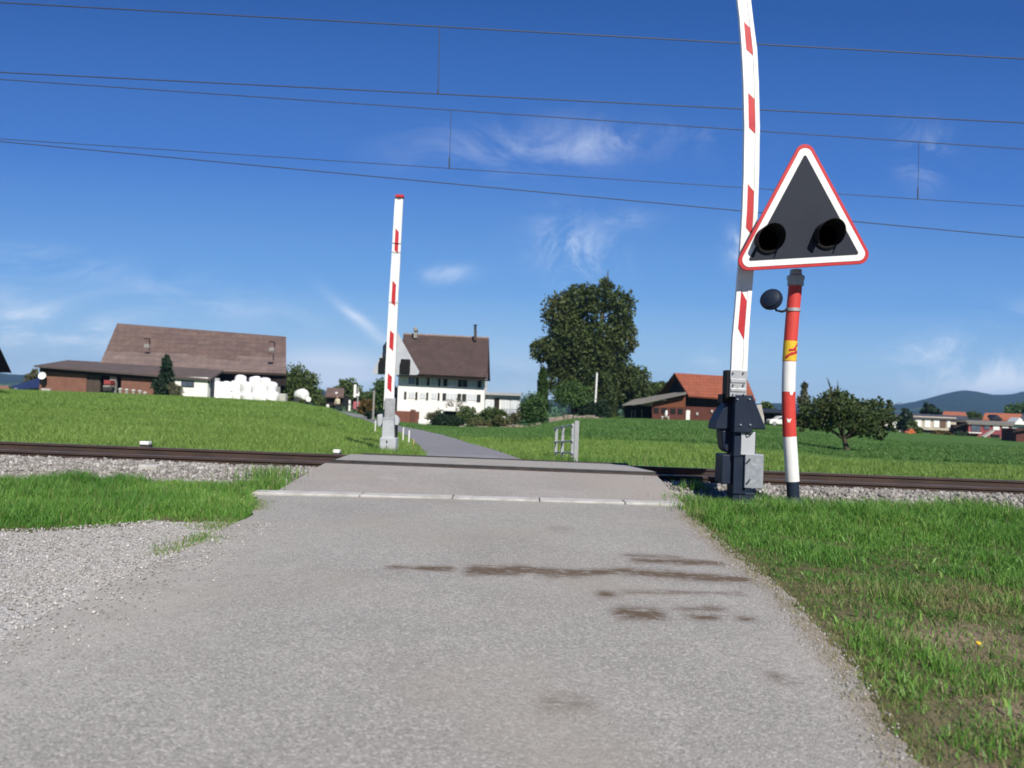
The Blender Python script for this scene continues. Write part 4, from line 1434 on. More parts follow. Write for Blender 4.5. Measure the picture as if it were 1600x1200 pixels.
b.prism([Vector((gx0, YH + .2, zt - .01)), Vector((gx0, YH + 11, zt - .01)), Vector((gx0, 113.5, rl_.z - .9))], (.14, 0, 0))
b.build('gable', M['stucco'], ho)
b = MB(); b.prism([el_ + Vector((0, .25, -.3)), er_ + Vector((0, .25, -.3)), er_ + Vector((0, .25, -.5)), el_ + Vector((0, .25, -.5))], (0, 1.2, 0))
b.build('eave_board', M['wood_dark'], ho)
M['curtain'] = pm('curtain', (.62, .64, .66), (.5, .53, .57), 2.5, .6, stretch=(6, 6, .3))
def win(x0, x1, y0, y1, kind=0):
    b = MB(); pbox(b, x0 - .7, y0 - .6, x1 + .7, y1 + .6, YH - .06, .1)
    wf = b.build('window', M['white_paint'], ho)
    b = MB()
    nn = 2 if x1 - x0 < 12 else 3
    wd = (x1 - x0) / nn
    for k in range(nn):
        pbox(b, x0 + k * wd + .35, y0, x0 + (k + 1) * wd - .35, y1, YH - .075, .02)
    b.build('pane', M['glass' if kind else 'curtain'], wf)
def shut(x0, x1, y0, y1):
    b = MB(); pbox(b, x0, y0, x1, y1, YH - .12, .05)
    b.build('shutter', M['shutter'], ho)
sl = math.tan(ROLL)
for (x0, x1, k) in ((638, 648, 1), (656, 666, 0), (674, 683, 0), (700, 714, 0), (731, 745, 0)):
    yy = 589.8 + (x0 - 640) * sl
    win(x0, x1, yy, yy + 10.6, k)
for x0, x1 in ((650, 654), (667, 671), (684.5, 688), (692.5, 699), (715.5, 722), (723, 730), (746.2, 752)):
    yy = 589.6 + (x0 - 640) * sl
    shut(x0, x1, yy, yy + 12)
for (x0, x1, k) in ((638.5, 647.5, 0), (656, 664.5, 0), (674, 682.5, 0), (698, 713.5, 0), (730, 744, 0)):
    yy = 612.6 + (x0 - 640) * sl
    win(x0, x1, yy, yy + 9.4, k)
for x0, x1 in ((631.5, 635), (649, 652.3), (666, 669.2), (684, 687), (691.5, 697), (714.5, 720.5), (722, 728.5), (745, 751)):
    yy = 612.3 + (x0 - 640) * sl
    shut(x0, x1, yy, yy + 11.5)
b = MB(); pbox(b, 694, 643, 713, 653, YH - .05, .1); b.build('cellar_door', M['wood_dark'], ho)
# balcony with thin railing
b = MB(); pbox(b, 693, 640, 729, 642.5, YH - 1.4, 1.4); bal = b.build('balcony', M['stucco'], ho)
b = MB()
for k in range(13):
    x = 693.5 + k * 2.9
    pbox(b, x, 627 + k * .1, x + .5, 640 + k * .1, YH - 1.4, .05)
pbox(b, 693, 626.5, 729, 627.6, YH - 1.42, .06)
b.build('railing', M['galv'], bal)
# brick porch to the lower left
b = MB()
zb2 = float(gz(-14, 106)) - 1
a, c = P(616, 642, 106.2), P(653, 643.5, 106.2)
b.box(((a.x + c.x) / 2, 107.1, (a.z + zb2) / 2), (c.x - a.x, 1.75, a.z - zb2))
po = b.build('brick_porch', M['brick_red'], ho)
b = MB(); pbox(b, 641, 640, 649, 664, 106.05, .12); b.build('door', pm('door_red', (.12, .05, .035), (.1, .04, .03), 3, .8), po)
q = P(660.5, 660, 101)
tk = thing('storage_tank', q, 'small rounded white tank on low legs before the farmhouse', 'tank')
b = MB(); b.lathe(q + Vector((-.62, 0, 0)), (1, 0, 0), [(0, .05), (.03, .3), (.12, .42), (.3, .46), (.94, .46), (1.12, .42), (1.21, .3), (1.24, .05)], 18); b.build('tank_body', M['white_paint'], tk, smooth=True)
for x in (654.5, 666.5):
    b = MB(); pbox(b, x - 1.6, 662, x + 1.6, 670, 100.8, .5); b.build('leg', M['brick_red'], tk)

# flat wing
YX = 112.0
fl = thing('garden_pavilion', G(785, YX), 'low flat roofed white building with large windows right of the farmhouse', 'pavilion')
b = MB(); pbox(b, 752, 613.4, 815, 617.6, YX - .8, 7); b.build('roof', M['galv'], fl)
b = MB(); pbox(b, 757, 617.6, 813, 650, YX, 5); b.build('wall', pm('wing_wall', (.42, .45, .50), (.38, .41, .46), 2, .8), fl)
for x0, x1, m_ in ((759, 771, 'curtain'), (784, 796, 'curtain'), (798, 811, 'curtain')):
    b = MB(); pbox(b, x0, 624.5, x1, 639, YX - .08, .1); wf = b.build('window', M['white_paint'], fl)
    b = MB(); pbox(b, x0 + .8, 625.5, (x0 + x1) / 2 - .3, 638, YX - .1, .03); pbox(b, (x0 + x1) / 2 + .3, 625.5, x1 - .8, 638, YX - .1, .03); b.build('pane', M[m_], wf)
b = MB(); pbox(b, 772.5, 622, 780, 640, YX - .08, .1); b.build('door', M['wood_dark'], fl)
b = MB(); pbox(b, 780.3, 624, 783, 641, YX - .1, .15); b.build('pillar', M['stucco'], fl)

# garden before the house
GD = [('round_shrub', 'large round dark green shrub right of the flat white building', 833, 100, [(833, 636, 19, 19), (826, 645, 15, 14), (842, 648, 14, 12), (838, 625, 12, 10)], 3200, .13, 'green'),
      ('shrub', 'rounded olive shrub before the right half of the farmhouse', 731, 103, [(730, 645, 12, 10), (736, 654, 11, 10), (724, 652, 10, 8)], 1500, .14, 'mid'),
      ('shrub', 'dark low shrub beside the white tank', 690, 101, [(690, 656, 11, 9), (682, 661, 9, 7)], 1200, .13, 'dark'),
      ('shrub', 'dark shrub in the middle of the garden, under the cellar door', 706, 100.5, [(706, 658, 12, 9), (716, 661, 9, 7)], 1200, .13, 'dark'),
      ('shrub', 'pale feathery shrub left of the cellar door', 676, 102, [(675, 651, 11, 7), (685, 648, 5, 9)], 800, .11, 'pale'),
      ('shrub', 'yellow green shrub below the flat building', 768, 103, [(768, 645, 14, 8), (758, 652, 12, 9), (780, 650, 12, 9)], 1700, .14, 'mid'),
      ('shrub', 'pale dry shrub left of the round dark shrub', 801, 100, [(801, 656, 8, 11), (808, 652, 7, 10), (793, 662, 7, 7)], 1100, .12, 'pale'),
      ('shrub', 'low brown grassy clump at the front of the garden', 745, 99, [(745, 662, 14, 8), (760, 664, 12, 7), (775, 664, 10, 6)], 1500, .11, 'olive'),
      ('shrub', 'olive shrub at the right end of the garden front', 786, 98, [(788, 660, 9, 7), (780, 656, 8, 8)], 900, .12, 'olive'),
      ('shrub', 'thin grey climbing plant before the balcony', 716, 104, [(716, 634, 10, 10), (702, 632, 7, 8)], 320, .09, 'pale')]
for i, (nm, lab, x, Y, lb, n_, sz_, lm_) in enumerate(GD):
    tree(nm, lab, 'shrub', x, Y, lb, n_, sz_, lm_, 0, 'garden shrubs before the farmhouse', seed=40 + i, clump=.25)
for x, y, lab in ((787, 653, 'small white garden ornament among the shrubs, upper one'), (781, 668, 'white stone at the front edge of the garden')):
    q = P(x, y, 98.5)
    b = MB(); b.lathe(q, (0, 0, 1), [(-.25, .2), (-.1, .28), (.1, .22), (.22, .03)], 9)
    tag(b.build('garden_stone', M['white_paint'], smooth=True), lab, 'stone')
b = MB()
for k in range(14):
    x0 = 722 + k * 9.2
    q = P(x0, 668.5 - abs(k - 4) * .5, 97.5)
    b.box(q - Vector((0, 0, .25)), (.8 + .2 * math.sin(k * 3), .6, .7 + .25 * math.sin(k * 5)), rot=Matrix.Rotation(k * 1.3, 3, 'Z'))
M['dry_stone'] = pm('dry_stone', (.26, .22, .18), (.18, .15, .12), 2, .9, bump=.5, c3=(.24, .16, .12), c3amt=.6)
tag(b.build('garden_wall', M['dry_stone'], bevel=.12), 'low rough stone edging along the front of the garden', 'garden wall')
b = MB()
for k in range(12):
    x0 = 862 + k * 7
    q = P(x0, 652.5 - 3 * math.sin(k / 11 * 3.1), 97)
    b.box(q - Vector((0, 0, .35)), (.8, .6, .8 + .2 * math.sin(k * 5)), rot=Matrix.Rotation(k * 1.7, 3, 'Z'))
tag(b.build('rubble_bank', M['dry_stone'], bevel=.12), 'low reddish bank of rubble and earth beneath the big tree', 'bank')

# ------------------------------------------------------------------ big tree and neighbours
tree('broad_tree', 'very tall broad leafy tree, the largest, left of the red roofed barn', 'tree', 925, 112,
     [(878, 492, 30, 34), (899, 474, 23, 28), (946, 461, 16, 25), (923, 472, 19, 25), (968, 486, 24, 32), (922, 532, 46, 38), (970, 528, 24, 30), (853, 548, 23, 20), (872, 560, 28, 26), (905, 545, 40, 34), (880, 592, 26, 26),
      (932, 578, 42, 34), (968, 585, 24, 30), (905, 606, 26, 20), (945, 612, 30, 24), (987, 590, 14, 20), (888, 520, 26, 26)], 26000, .235, 'oak', .55, seed=21, clump=.17, fill=.62, branches=9)
tree('columnar_cypress', 'slim dark green column shaped conifer left of the big tree', 'tree', 848, 104, [(848, 586, 6.5, 9), (848, 600, 8, 14), (848, 616, 8.5, 14), (848, 578, 3.5, 6), (848, 634, 8.5, 14)], 9000, .10, 'cypress', .1, seed=22, clump=.12, fill=.75, branches=0)
tree('small_tree', 'small bright green rounded tree before the big tree', 'tree', 897, 101, [(880, 617, 16, 14), (897, 611, 18, 14), (912, 618, 16, 14), (896, 624, 26, 10)], 3200, .14, 'green', .13, seed=23)
tree('bush', 'dark low bush right of the small rounded tree', 'bush', 925, 101, [(920, 640, 17, 13), (936, 640, 14, 14), (945, 646, 10, 9)], 2200, .14, 'dark', 0, seed=24)
tree('conifer', 'grey green slim conifer under the right side of the big tree', 'tree', 951, 103, [(951, 640, 11, 16), (951, 622, 11, 16), (950, 604, 8, 14), (950, 590, 5, 10)], 2600, .14, 'apple', .12, seed=25, branches=2)
HT = [('leafy tree right of the big tree, olive and rather tall', 990, 116, [(985, 600, 20, 26), (1002, 592, 14, 16), (975, 625, 18, 16), (1000, 620, 18, 18)], 'apple'),
      ('lower leafy tree behind the grey lean-to roof', 1016, 120, [(1016, 612, 16, 14), (1030, 612, 12, 10), (1008, 625, 16, 10)], 'mid'),
      ('dark low tree just left of the red barn gable', 1036, 124, [(1032, 608, 10, 9), (1040, 613, 10, 10), (1024, 620, 12, 9)], 'oak')]
for i, (lab, x, Y, lb, lm_) in enumerate(HT):
    tree('hedge_tree', lab, 'tree', x, Y, lb, 2600, .22, lm_, .2, 'trees beside the red barn', seed=30 + i)
q = P(929.5, 650, 102)
fp = thing('flagpole', q, 'thin white flagpole before the big tree', 'flagpole')
b = MB(); b.lathe(P(929, 650, 100.5), (.02, 0, 1), [(0, .14), (5.5, .12), (5.6, .03)], 10); b.build('pole', M['white_paint'], fp, smooth=True)
b = MB(); b.lathe(P(929, 650, 100.5) + Vector((.11, 0, 5.65)), (0, 0, 1), [(-.08, .02), (0, .1), (.08, .02)], 10); b.build('finial', M['white_paint'], fp, smooth=True)
b = MB(); pbox(b, 888, 631, 907, 645, 116, 2)
wh = thing('shed', G(897, 116), 'small white shed glimpsed behind the small rounded tree', 'shed')
b.build('wall', M['stucco'], wh)
b = MB(); pbox(b, 887, 629.6, 908, 631, 115.8, 2.4); b.build('roof', M['galv'], wh)
b = MB(); pbox(b, 893, 635, 901, 645, 115.9, .1); b.build('opening', M['wood_dark'], wh)
FP = [(973, 'leftmost'), (987, 'second'), (992.5, 'third'), (1003, 'rightmost')]
for x, nm in FP:
    y1 = 653 + (x - 973) * .02
    b = MB(); t_, bt = P(x, 640, 98), P(x, y1 + 2, 98); b.box((t_.x, 98, (t_.z + bt.z) / 2), (.1, .1, t_.z - bt.z))
    tag(b.build('fence_post', M['plaster_grey'], bevel=.02), 'pale fence post before the dark lean-to, ' + nm + ' of four', 'fence post', 'fence posts before the lean-to')

# ------------------------------------------------------------------ red barn
M['roof_red'] = roof_mat('roof_red', (.33, .095, .046), (.28, .080, .040), (.36, .12, .066), .5)
M['barn_red'] = pm('barn_red', (.115, .036, .026), (.085, .028, .022), 1.2, .9, bump=.3, bscale=9, stretch=(4, 4, .4))
M['barn_orange'] = pm('barn_orange', (.17, .055, .025), (.14, .045, .022), 1.2, .9, bump=.3, bscale=9, stretch=(4, 4, .4))
M['roof_lean'] = pm('roof_lean', (.22, .20, .17), (.16, .15, .13), 1.0, .9, bump=.3, bscale=9)
YRb = 100.0
rb = thing('red_roofed_barn', G(1100, YRb), 'brown wooden barn with orange red roof and grey lean-to behind the barrier', 'barn')
rl_, rr_ = P(1053.5, 582.5, 106), P(1166, 589.5, 106)
el_, er_ = P(1076, 618, 99), P(1181, 625.5, 99)
b = MB()
roof_plane(b, [rl_, rr_, er_, el_], .22)
bl_, br_ = P(1024, 622, 113), P(1176, 627, 113)
roof_plane(b, [rr_, rl_, bl_, br_], .22)
b.build('roof', M['roof_red'], rb)
b = MB()
g1, g2, g3 = rl_ + Vector((.6, 0, -.35)), el_ + Vector((.4, .8, -.1)), bl_ + Vector((1.2, -.6, .0))
b.prism([g1, g2, g3], (.15, 0, 0))
b.build('gable', M['board_grey'], rb)
zb = float(gz(24, YRb)) - 1
a, c = P(1071, 617, YRb + .4), P(1180, 625, YRb + .4)
b = MB(); b.box(((a.x + c.x) / 2, YRb + 6, (a.z - .3 + P(1100, 636, YRb).z) / 2), (c.x - a.x, 11.2, a.z - .3 - P(1100, 636, YRb).z)); b.build('upper_wall', M['wood_dark'], rb)
b = MB(); b.box(((a.x + c.x) / 2, YRb + 5.9, (zb + P(1100, 636, YRb).z) / 2), (c.x - a.x, 11.6, P(1100, 636, YRb).z - zb - .01)); b.build('lower_wall', M['barn_red'], rb)
b = MB()   # lean-to front under the slanted grey roof
YL = 96.5
ppoly(b, [(1019, 630), (1071, 618.5), (1071, 636.5), (1019, 636.5)], YL, .2); b.build('lean_to_gable', M['barn_orange'], rb)
b = MB(); ppoly(b, [(1019, 636.8), (1071, 636.8), (1071, 662), (1019, 662)], YL, .25); lw = b.build('lean_to_wall', M['barn_red'], rb)
for x0 in (1021.5, 1033.5, 1047.5, 1059):
    b = MB(); pbox(b, x0, 637 + (x0 - 1020) * .04, x0 + 8, 645.5 + (x0 - 1020) * .04, YL - .06, .1); wf = b.build('window', M['wood_dark'], rb)
    b = MB(); pbox(b, x0 + .8, 638 + (x0 - 1020) * .04, x0 + 7.2, 644.5 + (x0 - 1020) * .04, YL - .08, .03); b.build('pane', M['black'], wf)
b = MB(); roof_plane(b, [P(1012, 620, 104), P(1072, 610.5, 104), P(1072.5, 614.5, 95.6), P(1006, 629, 95.6)], .12); b.build('lean_to_roof', M['roof_lean'], rb)
b = MB(); roof_plane(b, [P(990, 624, 104), P(1024, 619, 104), P(1018, 628.5, 96), P(972, 632.5, 96)], .12); b.build('lean_to_roof', M['roof_lean'], rb)
b = MB(); pbox(b, 976, 634, 1018.6, 662, 100, .3); b.build('rear_wall', M['wood_dark'], rb)
b = MB(); pbox(b, 1072, 641, 1078, 657.5, YRb - 2.0, .1)
b.build('white_door', M['white_paint'], rb)
for x, y in ((1089.5, 646.5), (1112.5, 642.5)):
    b = MB(); pbox(b, x - 1.6, y - 2, x + 1.6, y + 2, YRb - .08, .12); b.build('wall_plate', M['concrete'], rb)
q = P(1041, 652, YL - 1)
bn = thing('garden_bench', q, 'small white bench under the barn windows', 'bench')
b = MB(); pbox(b, 1033, 650.5, 1046, 652, YL - 1, .5); b.build('seat', M['concrete'], bn)
for x in (1034, 1044):
    b = MB(); pbox(b, x, 652, x + 1.4, 656.5, YL - 1, .5); b.build('leg', M['concrete'], bn)
b = MB(); b.lathe(P(1041, 645.5, YL - 1.1), (.1, 0, 1), [(-.42, .1), (-.2, .2), (.1, .17), (.3, .1), (.36, .02)], 10)
tag(b.build('milk_can', M['white_paint'], smooth=True), 'white can shaped object standing on the bench by the barn windows', 'can')

# carport and car right of the barn
cp_ = thing('carport', G(1215, 112), 'dark open carport right of the red roofed barn', 'carport')
b = MB(); roof_plane(b, [P(1178, 638, 116), P(1262, 641, 116), P(1264, 645, 108), P(1176, 641, 108)], .25); b.build('roof', M['board_grey'], cp_)
b = MB(); pbox(b, 1180, 641, 1262, 668, 114, .2); b.build('rear_wall', M['wood_dark'], cp_)
for x in (1182, 1258):
    b = MB(); pbox(b, x, 642, x + 2, 668, 108.3, .2); b.build('post', M['brown_wood'], cp_)
Yc = 106.0
c = P(1220, 666, Yc)
car = thing('parked_car', c, 'white car parked before the dark carport', 'car')
kx = .92
prof_ = [(-2.0, .28), (-1.98, .72), (-1.85, .86), (-1.05, .95), (-.45, 1.38), (.75, 1.42), (1.45, 1.0), (1.95, .9), (2.02, .6), (2.0, .28)]
b = MB(); b.prism([c + Vector((x * kx, -.8, z)) for x, z in prof_], (0, 1.6, 0)); b.build('body', M['white_paint'], car, bevel=.08)
b = MB(); b.prism([c + Vector((x * kx, -.815, z)) for x, z in [(-.9, .97), (-.42, 1.3), (.12, 1.33), (.12, .97)]], (0, .02, 0)); b.prism([c + Vector((x * kx, -.815, z)) for x, z in [(.2, .97), (.2, 1.33), (.72, 1.34), (1.25, .99)]], (0, .02, 0)); b.build('side_window', M['glass'], car)
for x in (-1.25, 1.25):
    b = MB(); b.lathe(c + Vector((x * kx, -.84, .31)), (0, 1, 0), [(0, .2), (.01, .3), (.2, .3), (.21, .2)], 16); wh_ = b.build('wheel', M['rubber'], car, smooth=True)
    b = MB(); b.lathe(c + Vector((x * kx, -.855, .31)), (0, 1, 0), [(0, .05), (.012, .19), (.03, .19)], 14); b.build('rim', M['galv'], wh_, smooth=True)
b = MB(); b.box(c + Vector((-1.83, -.55, .72)), (.1, .3, .14)); b.build('headlight', M['glass'], car)

# ------------------------------------------------------------------ apple tree in the meadow
tree('apple_tree', 'single broad low apple tree with pale trunk in the right meadow', 'tree', 1325, 45,
     [(1278, 645, 24, 22), (1300, 632, 24, 22), (1325, 650, 34, 24), (1290, 660, 26, 14), (1350, 650, 28, 20), (1378, 655, 18, 16), (1318, 630, 20, 18), (1372, 676, 16, 12), (1345, 668, 26, 12), (1262, 655, 13, 14), (1340, 635, 20, 12), (1303, 616, 8, 8), (1292, 622, 5, 10), (1374, 630, 14, 7), (1254, 662, 12, 10), (1390, 660, 14, 14), (1389, 636, 9, 7), (1298, 608, 2, 5), (1310, 610, 2, 6), (1376, 622, 4, 5), (1392, 630, 6, 4)],
     7000, .085, 'apple', .16, seed=60, clump=.2, fill=.6, branches=12)

# ------------------------------------------------------------------ village on the right
M['roof_orange'] = pm('roof_orange', (.36, .12, .055), (.30, .10, .05), 1.2, .8, c3=(.4, .16, .09), c3amt=.5)
M['roof_slate'] = pm('roof_slate', (.075, .075, .085), (.06, .06, .07), 1.2, .7)
M['wall_red'] = pm('wall_red', (.26, .062, .072), (.22, .055, .06), 1.0, .85)
M['wall_cream'] = pm('wall_cream', (.52, .45, .36), (.44, .38, .3), 1.0, .9)
M['wall_brown'] = pm('wall_brown', (.15, .09, .065), (.11, .07, .05), 1.0, .9)
def part(mb, name, mat, parent, bevel=0):
    return mb.build(name, M[mat], parent, bevel=bevel)
# cream house with white panels
Yv = 150
h = thing('village_house', G(1460, Yv), 'long low cream house with white blinds and flat slate roof', 'house')
b = MB(); pbox(b, 1427, 651, 1494, 672, Yv, 9); part(b, 'wall', 'wall_cream', h)
b = MB(); roof_plane(b, [P(1420, 646, Yv + 8), P(1512, 650, Yv + 8), P(1510, 655, Yv - .35), P(1424, 651.5, Yv - .35)], .35); part(b, 'roof', 'roof_slate', h)
b = MB(); pbox(b, 1434, 672, 1490, 682, Yv + .5, 6); part(b, 'basement_wall', 'board_grey', h)
for x0, x1, m_ in ((1431, 1439.5, 'white_paint'), (1445, 1454, 'white_paint'), (1459, 1468, 'white_paint'), (1469, 1478, 'wall_brown'), (1480, 1485, 'white_paint')):
    b = MB(); pbox(b, x0, 655, x1, 668, Yv - .12, .14); part(b, 'blind' if m_ == 'white_paint' else 'window', m_, h)
# red house
Yv = 148
h = thing('village_house', G(1545, Yv), 'dark red house with flat roof and a row of windows', 'house')
b = MB(); pbox(b, 1513, 661, 1580, 690, Yv, 9); part(b, 'wall', 'wall_red', h)
b = MB(); pbox(b, 1490, 664, 1513, 690, Yv + 1, 7); part(b, 'side_wall', 'wood_dark', h)
b = MB(); roof_plane(b, [P(1508, 656, Yv + 9), P(1586, 659, Yv + 9), P(1584, 662.5, Yv - .4), P(1510, 659.5, Yv - .4)], .4); part(b, 'roof', 'roof_lean', h)
b = MB(); roof_plane(b, [P(1496, 662, Yv + 7), P(1512, 657, Yv + 7), P(1512, 660, Yv - .5), P(1490, 668, Yv - .5)], .2); part(b, 'side_roof', 'wood_dark', h)
for x0, x1, y0, y1, m_ in ((1518, 1532, 664, 674, 'glass'), (1538, 1546, 664, 671, 'glass'), (1552, 1562, 664, 672, 'white_paint'), (1566, 1576, 664.5, 673, 'white_paint'), (1548, 1562, 679, 688, 'black'), (1566, 1578, 679, 689, 'black')):
    b = MB(); pbox(b, x0, y0, x1, y1, Yv - .12, .14); part(b, 'window' if y0 < 670 else 'garage_door', m_, h)
b = MB(); pbox(b, 1514, 675.5, 1534, 677, Yv - 1, 1); part(b, 'balcony', 'white_paint', h)
b = MB(); b.prism([P(1537, 682, Yv - 1.5), P(1553, 672, Yv - 1.5), P(1555, 673.5, Yv - 1.5), P(1539, 684, Yv - 1.5)], (0, .9, 0)); part(b, 'stair', 'concrete', h)
# orange roofed houses behind
for (x0, x1, yr, ye, Yv, lab) in ((1471, 1512, 642.5, 650.5, 175, 'house with orange roof behind the long cream house'), (1535, 1600, 645, 655.5, 180, 'wide house with orange roof and small dark gable behind the red house')):
    h = thing('village_house', G((x0 + x1) / 2, Yv), lab, 'house')
    b = MB(); roof_plane(b, [P(x0 + 4, yr, Yv + 5), P(x1 - 4, yr + 1.5, Yv + 5), P(x1, ye + 1.5, Yv), P(x0, ye, Yv)], .3); part(b, 'roof', 'roof_orange', h)
    b = MB(); roof_plane(b, [P(x0 + 4, yr, Yv + 5), P(x1 - 4, yr + 1.5, Yv + 5), P(x1, ye + 1, Yv + 10), P(x0, ye, Yv + 10)], .3); part(b, 'rear_roof', 'roof_orange', h)
    b = MB(); pbox(b, x0 + 2, ye - .5, x1 - 2, 690, Yv + .8, 8); part(b, 'wall', 'wall_cream', h)
    if x0 > 1500:
        b = MB(); b.prism([P(1549, 655.5, Yv - .6), P(1558, 648, Yv - .6), P(1568, 656, Yv - .6)], (0, 3, 0)); part(b, 'dormer', 'board_grey', h)
        b = MB(); pbox(b, 1540, 656, 1547, 662, Yv + .6, .3); part(b, 'window', 'glass', h)
h = thing('village_house', G(1592, 162), 'white rendered house with pointed gable at the right edge behind the red house', 'house')
b = MB(); pbox(b, 1582, 661, 1640, 690, 162, 8); part(b, 'wall', 'stucco', h)
b = MB(); roof_plane(b, [P(1596, 650, 167), P(1636, 652, 167), P(1646, 664, 161.6), P(1579, 662, 161.6)], .3); part(b, 'roof', 'roof_slate', h)
b = MB(); b.prism([P(1584, 663, 161.2), P(1594, 652.5, 161.2), P(1604, 664, 161.2)], (0, 3, 0)); part(b, 'gable', 'stucco', h)
h = thing('village_shed', G(1598, 132), 'dark wooden shed with slanting roof at the right edge', 'shed')
b = MB(); pbox(b, 1588, 671, 1640, 694, 132, 4); part(b, 'wall', 'barn_red', h)
b = MB(); roof_plane(b, [P(1590, 668, 136), P(1640, 662, 136), P(1640, 666, 131.4), P(1582, 674, 131.4)], .2); part(b, 'roof', 'wood_dark', h)
h = thing('village_house', G(1394, 150), 'bright white house partly hidden behind the apple tree', 'house')
b = MB(); pbox(b, 1382, 652, 1407, 685, 150, 8); part(b, 'wall', 'stucco', h)
b = MB(); roof_plane(b, [P(1378, 645, 155), P(1410, 647, 155), P(1411, 653.5, 149.5), P(1377, 652, 149.5)], .3); part(b, 'roof', 'roof_slate', h)
b = MB(); pbox(b, 1399, 668, 1405, 676, 149.9, .12); part(b, 'window', 'glass', h)
c = P(1420, 677, 138)
dg_ = thing('farm_vehicle', c, 'small orange vehicle parked by the village gardens', 'vehicle')
b = MB(); b.prism([c + Vector((x, -.6, z)) for x, z in [(-.9, -.1), (-.9, .3), (-.3, .35), (-.1, .8), (.5, .8), (.7, .35), (.95, .3), (.95, -.1)]], (0, 1.2, 0)); b.build('body', pm('veh_orange', (.5, .12, .03), (.42, .1, .03), 4, .5), dg_, bevel=.06)
for x in (-.6, .6):
    b = MB(); b.lathe(c + Vector((x, -.65, -.15)), (0, 1, 0), [(0, .2), (.02, .28), (.2, .28), (.22, .2)], 12); b.build('wheel', M['rubber'], dg_, smooth=True)
VT = [('dark bushy tree between the white house and the long cream house', 1412, 146, [(1412, 655, 10, 10), (1416, 648, 8, 9), (1422, 664, 9, 8), (1408, 665, 8, 8)], 'dark'),
      ('olive bush before the left end of the long cream house', 1424, 142, [(1424, 667, 9, 8), (1432, 672, 7, 6)], 'mid'),
      ('dark dense tree rising behind the long cream house', 1456, 190, [(1454, 640, 9, 9), (1446, 645, 8, 7), (1462, 645, 7, 7)], 'dark'),
      ('green tree between the two orange roofs', 1519, 200, [(1518, 651, 7, 6), (1526, 653, 6, 6)], 'mid'),
      ('dark green wooded crown at the right edge above the orange roof', 1594, 260, [(1594, 640, 16, 8), (1580, 644, 10, 6), (1610, 636, 18, 12), (1640, 636, 22, 14)], 'green'),
      ('pale slender tree behind the apple tree crown', 1256, 130, [(1256, 610, 5, 12), (1254, 624, 7, 10), (1258, 632, 8, 8)], 'pale'),
      ('low dark hedge bush before the red house', 1504, 144, [(1500, 681, 8, 5), (1490, 682, 7, 4)], 'dark'),
      ('small brown bush before the cream house basement', 1470, 143, [(1468, 678, 9, 4), (1480, 679, 7, 4)], 'rust'),
      ('round green tree top left of the carport', 1196, 150, [(1196, 636, 8, 6), (1204, 639, 7, 5)], 'mid')]
for i, (lab, x, Y, lb, lm_) in enumerate(VT):
    tree('village_tree', lab, 'tree', x, Y, lb, 900, .0022 * Y, lm_, .12, 'trees of the village', seed=70 + i, branches=2)

# ------------------------------------------------------------------ along the lane on the left, beyond the field
tree('rounded_tree', 'broad rounded green tree at the right end of the brown barn', 'tree', 470, 118, [(462, 592, 22, 20), (478, 602, 18, 20), (450, 605, 18, 18), (488, 615, 14, 13), (465, 615, 28, 14)], 5000, .2, 'mid', .25, 'trees along the lane', seed=90)
tree('rounded_tree', 'green tree behind the small brown roofed house', 'tree', 542, 150, [(540, 605, 16, 13), (550, 612, 14, 14), (534, 616, 12, 11), (556, 622, 14, 10)], 2600, .26, 'mid', .22, 'trees along the lane', seed=91)
tree('rounded_tree', 'darker green tree close behind the far barrier', 'tree', 598, 118, [(600, 612, 17, 17), (594, 628, 16, 16), (612, 622, 14, 18)], 3000, .2, 'green', .2, 'trees along the lane', seed=92)
tree('rounded_tree', 'low dark trees filling the gap between lane and sky', 'tree', 574, 155, [(570, 622, 16, 9), (585, 626, 12, 9), (515, 628, 22, 7), (500, 626, 12, 6)], 2400, .26, 'oak', .15, 'trees along the lane', seed=93)
tree('shrub', 'rust and yellow autumn shrub beside the lane', 'shrub', 573, 88, [(574, 632, 10, 8), (567, 640, 9, 7), (582, 641, 9, 6)], 1500, .12, 'rust', 0, seed=94)
tree('shrub', 'dark brown shrub on the lane edge under the utility pole', 'shrub', 590, 86, [(590, 645, 8, 6), (578, 648, 8, 5)], 900, .11, 'dark', 0, seed=95)
h = thing('farm_house', G(518, 140), 'small distant house with brown roof among the lane trees', 'house')
b = MB(); roof_plane(b, [P(511, 605.5, 144), P(538, 606.5, 144), P(537, 619.5, 139), P(508, 618.5, 139)], .3); part(b, 'roof', 'tile_brown', h)
b = MB(); pbox(b, 510, 619, 536, 634, 140, 6); part(b, 'wall', 'wood_dark', h)
b = MB(); pbox(b, 524, 612.5, 527, 615.5, 140.5, .6); part(b, 'skylight', 'stucco', h)
q = P(470, 617, 92)
tk = thing('tank_trailer', q, 'white tank trailer with a small wheel beside the rounded tree', 'trailer')
b = MB(); b.lathe(q + Vector((-.5, .6, -.1)), (.75, -.55, .12), [(-.2, .1), (-.1, .5), (.1, .68), (.5, .74), (1.0, .74), (1.3, .62), (1.4, .3), (1.42, .05)], 20); b.build('tank_body', M['white_paint'], tk, smooth=True)
b = MB(); b.lathe(P(482, 624, 91.2), (.2, -1, 0), [(-.1, .2), (-.08, .3), (.08, .3), (.1, .2), (.11, .02)], 14); b.build('wheel', M['white_paint'], tk, smooth=True)
b = MB(); b.lathe(P(464, 625, 91.4), (0, -1, 0), [(-.1, .3), (-.08, .38), (.08, .38), (.1, .3), (.11, .02)], 14); b.build('wheel', M['rubber'], tk, smooth=True)
b = MB(); pbox(b, 461, 623, 485, 626, 91.8, .4); b.build('chassis', M['wood_dark'], tk)
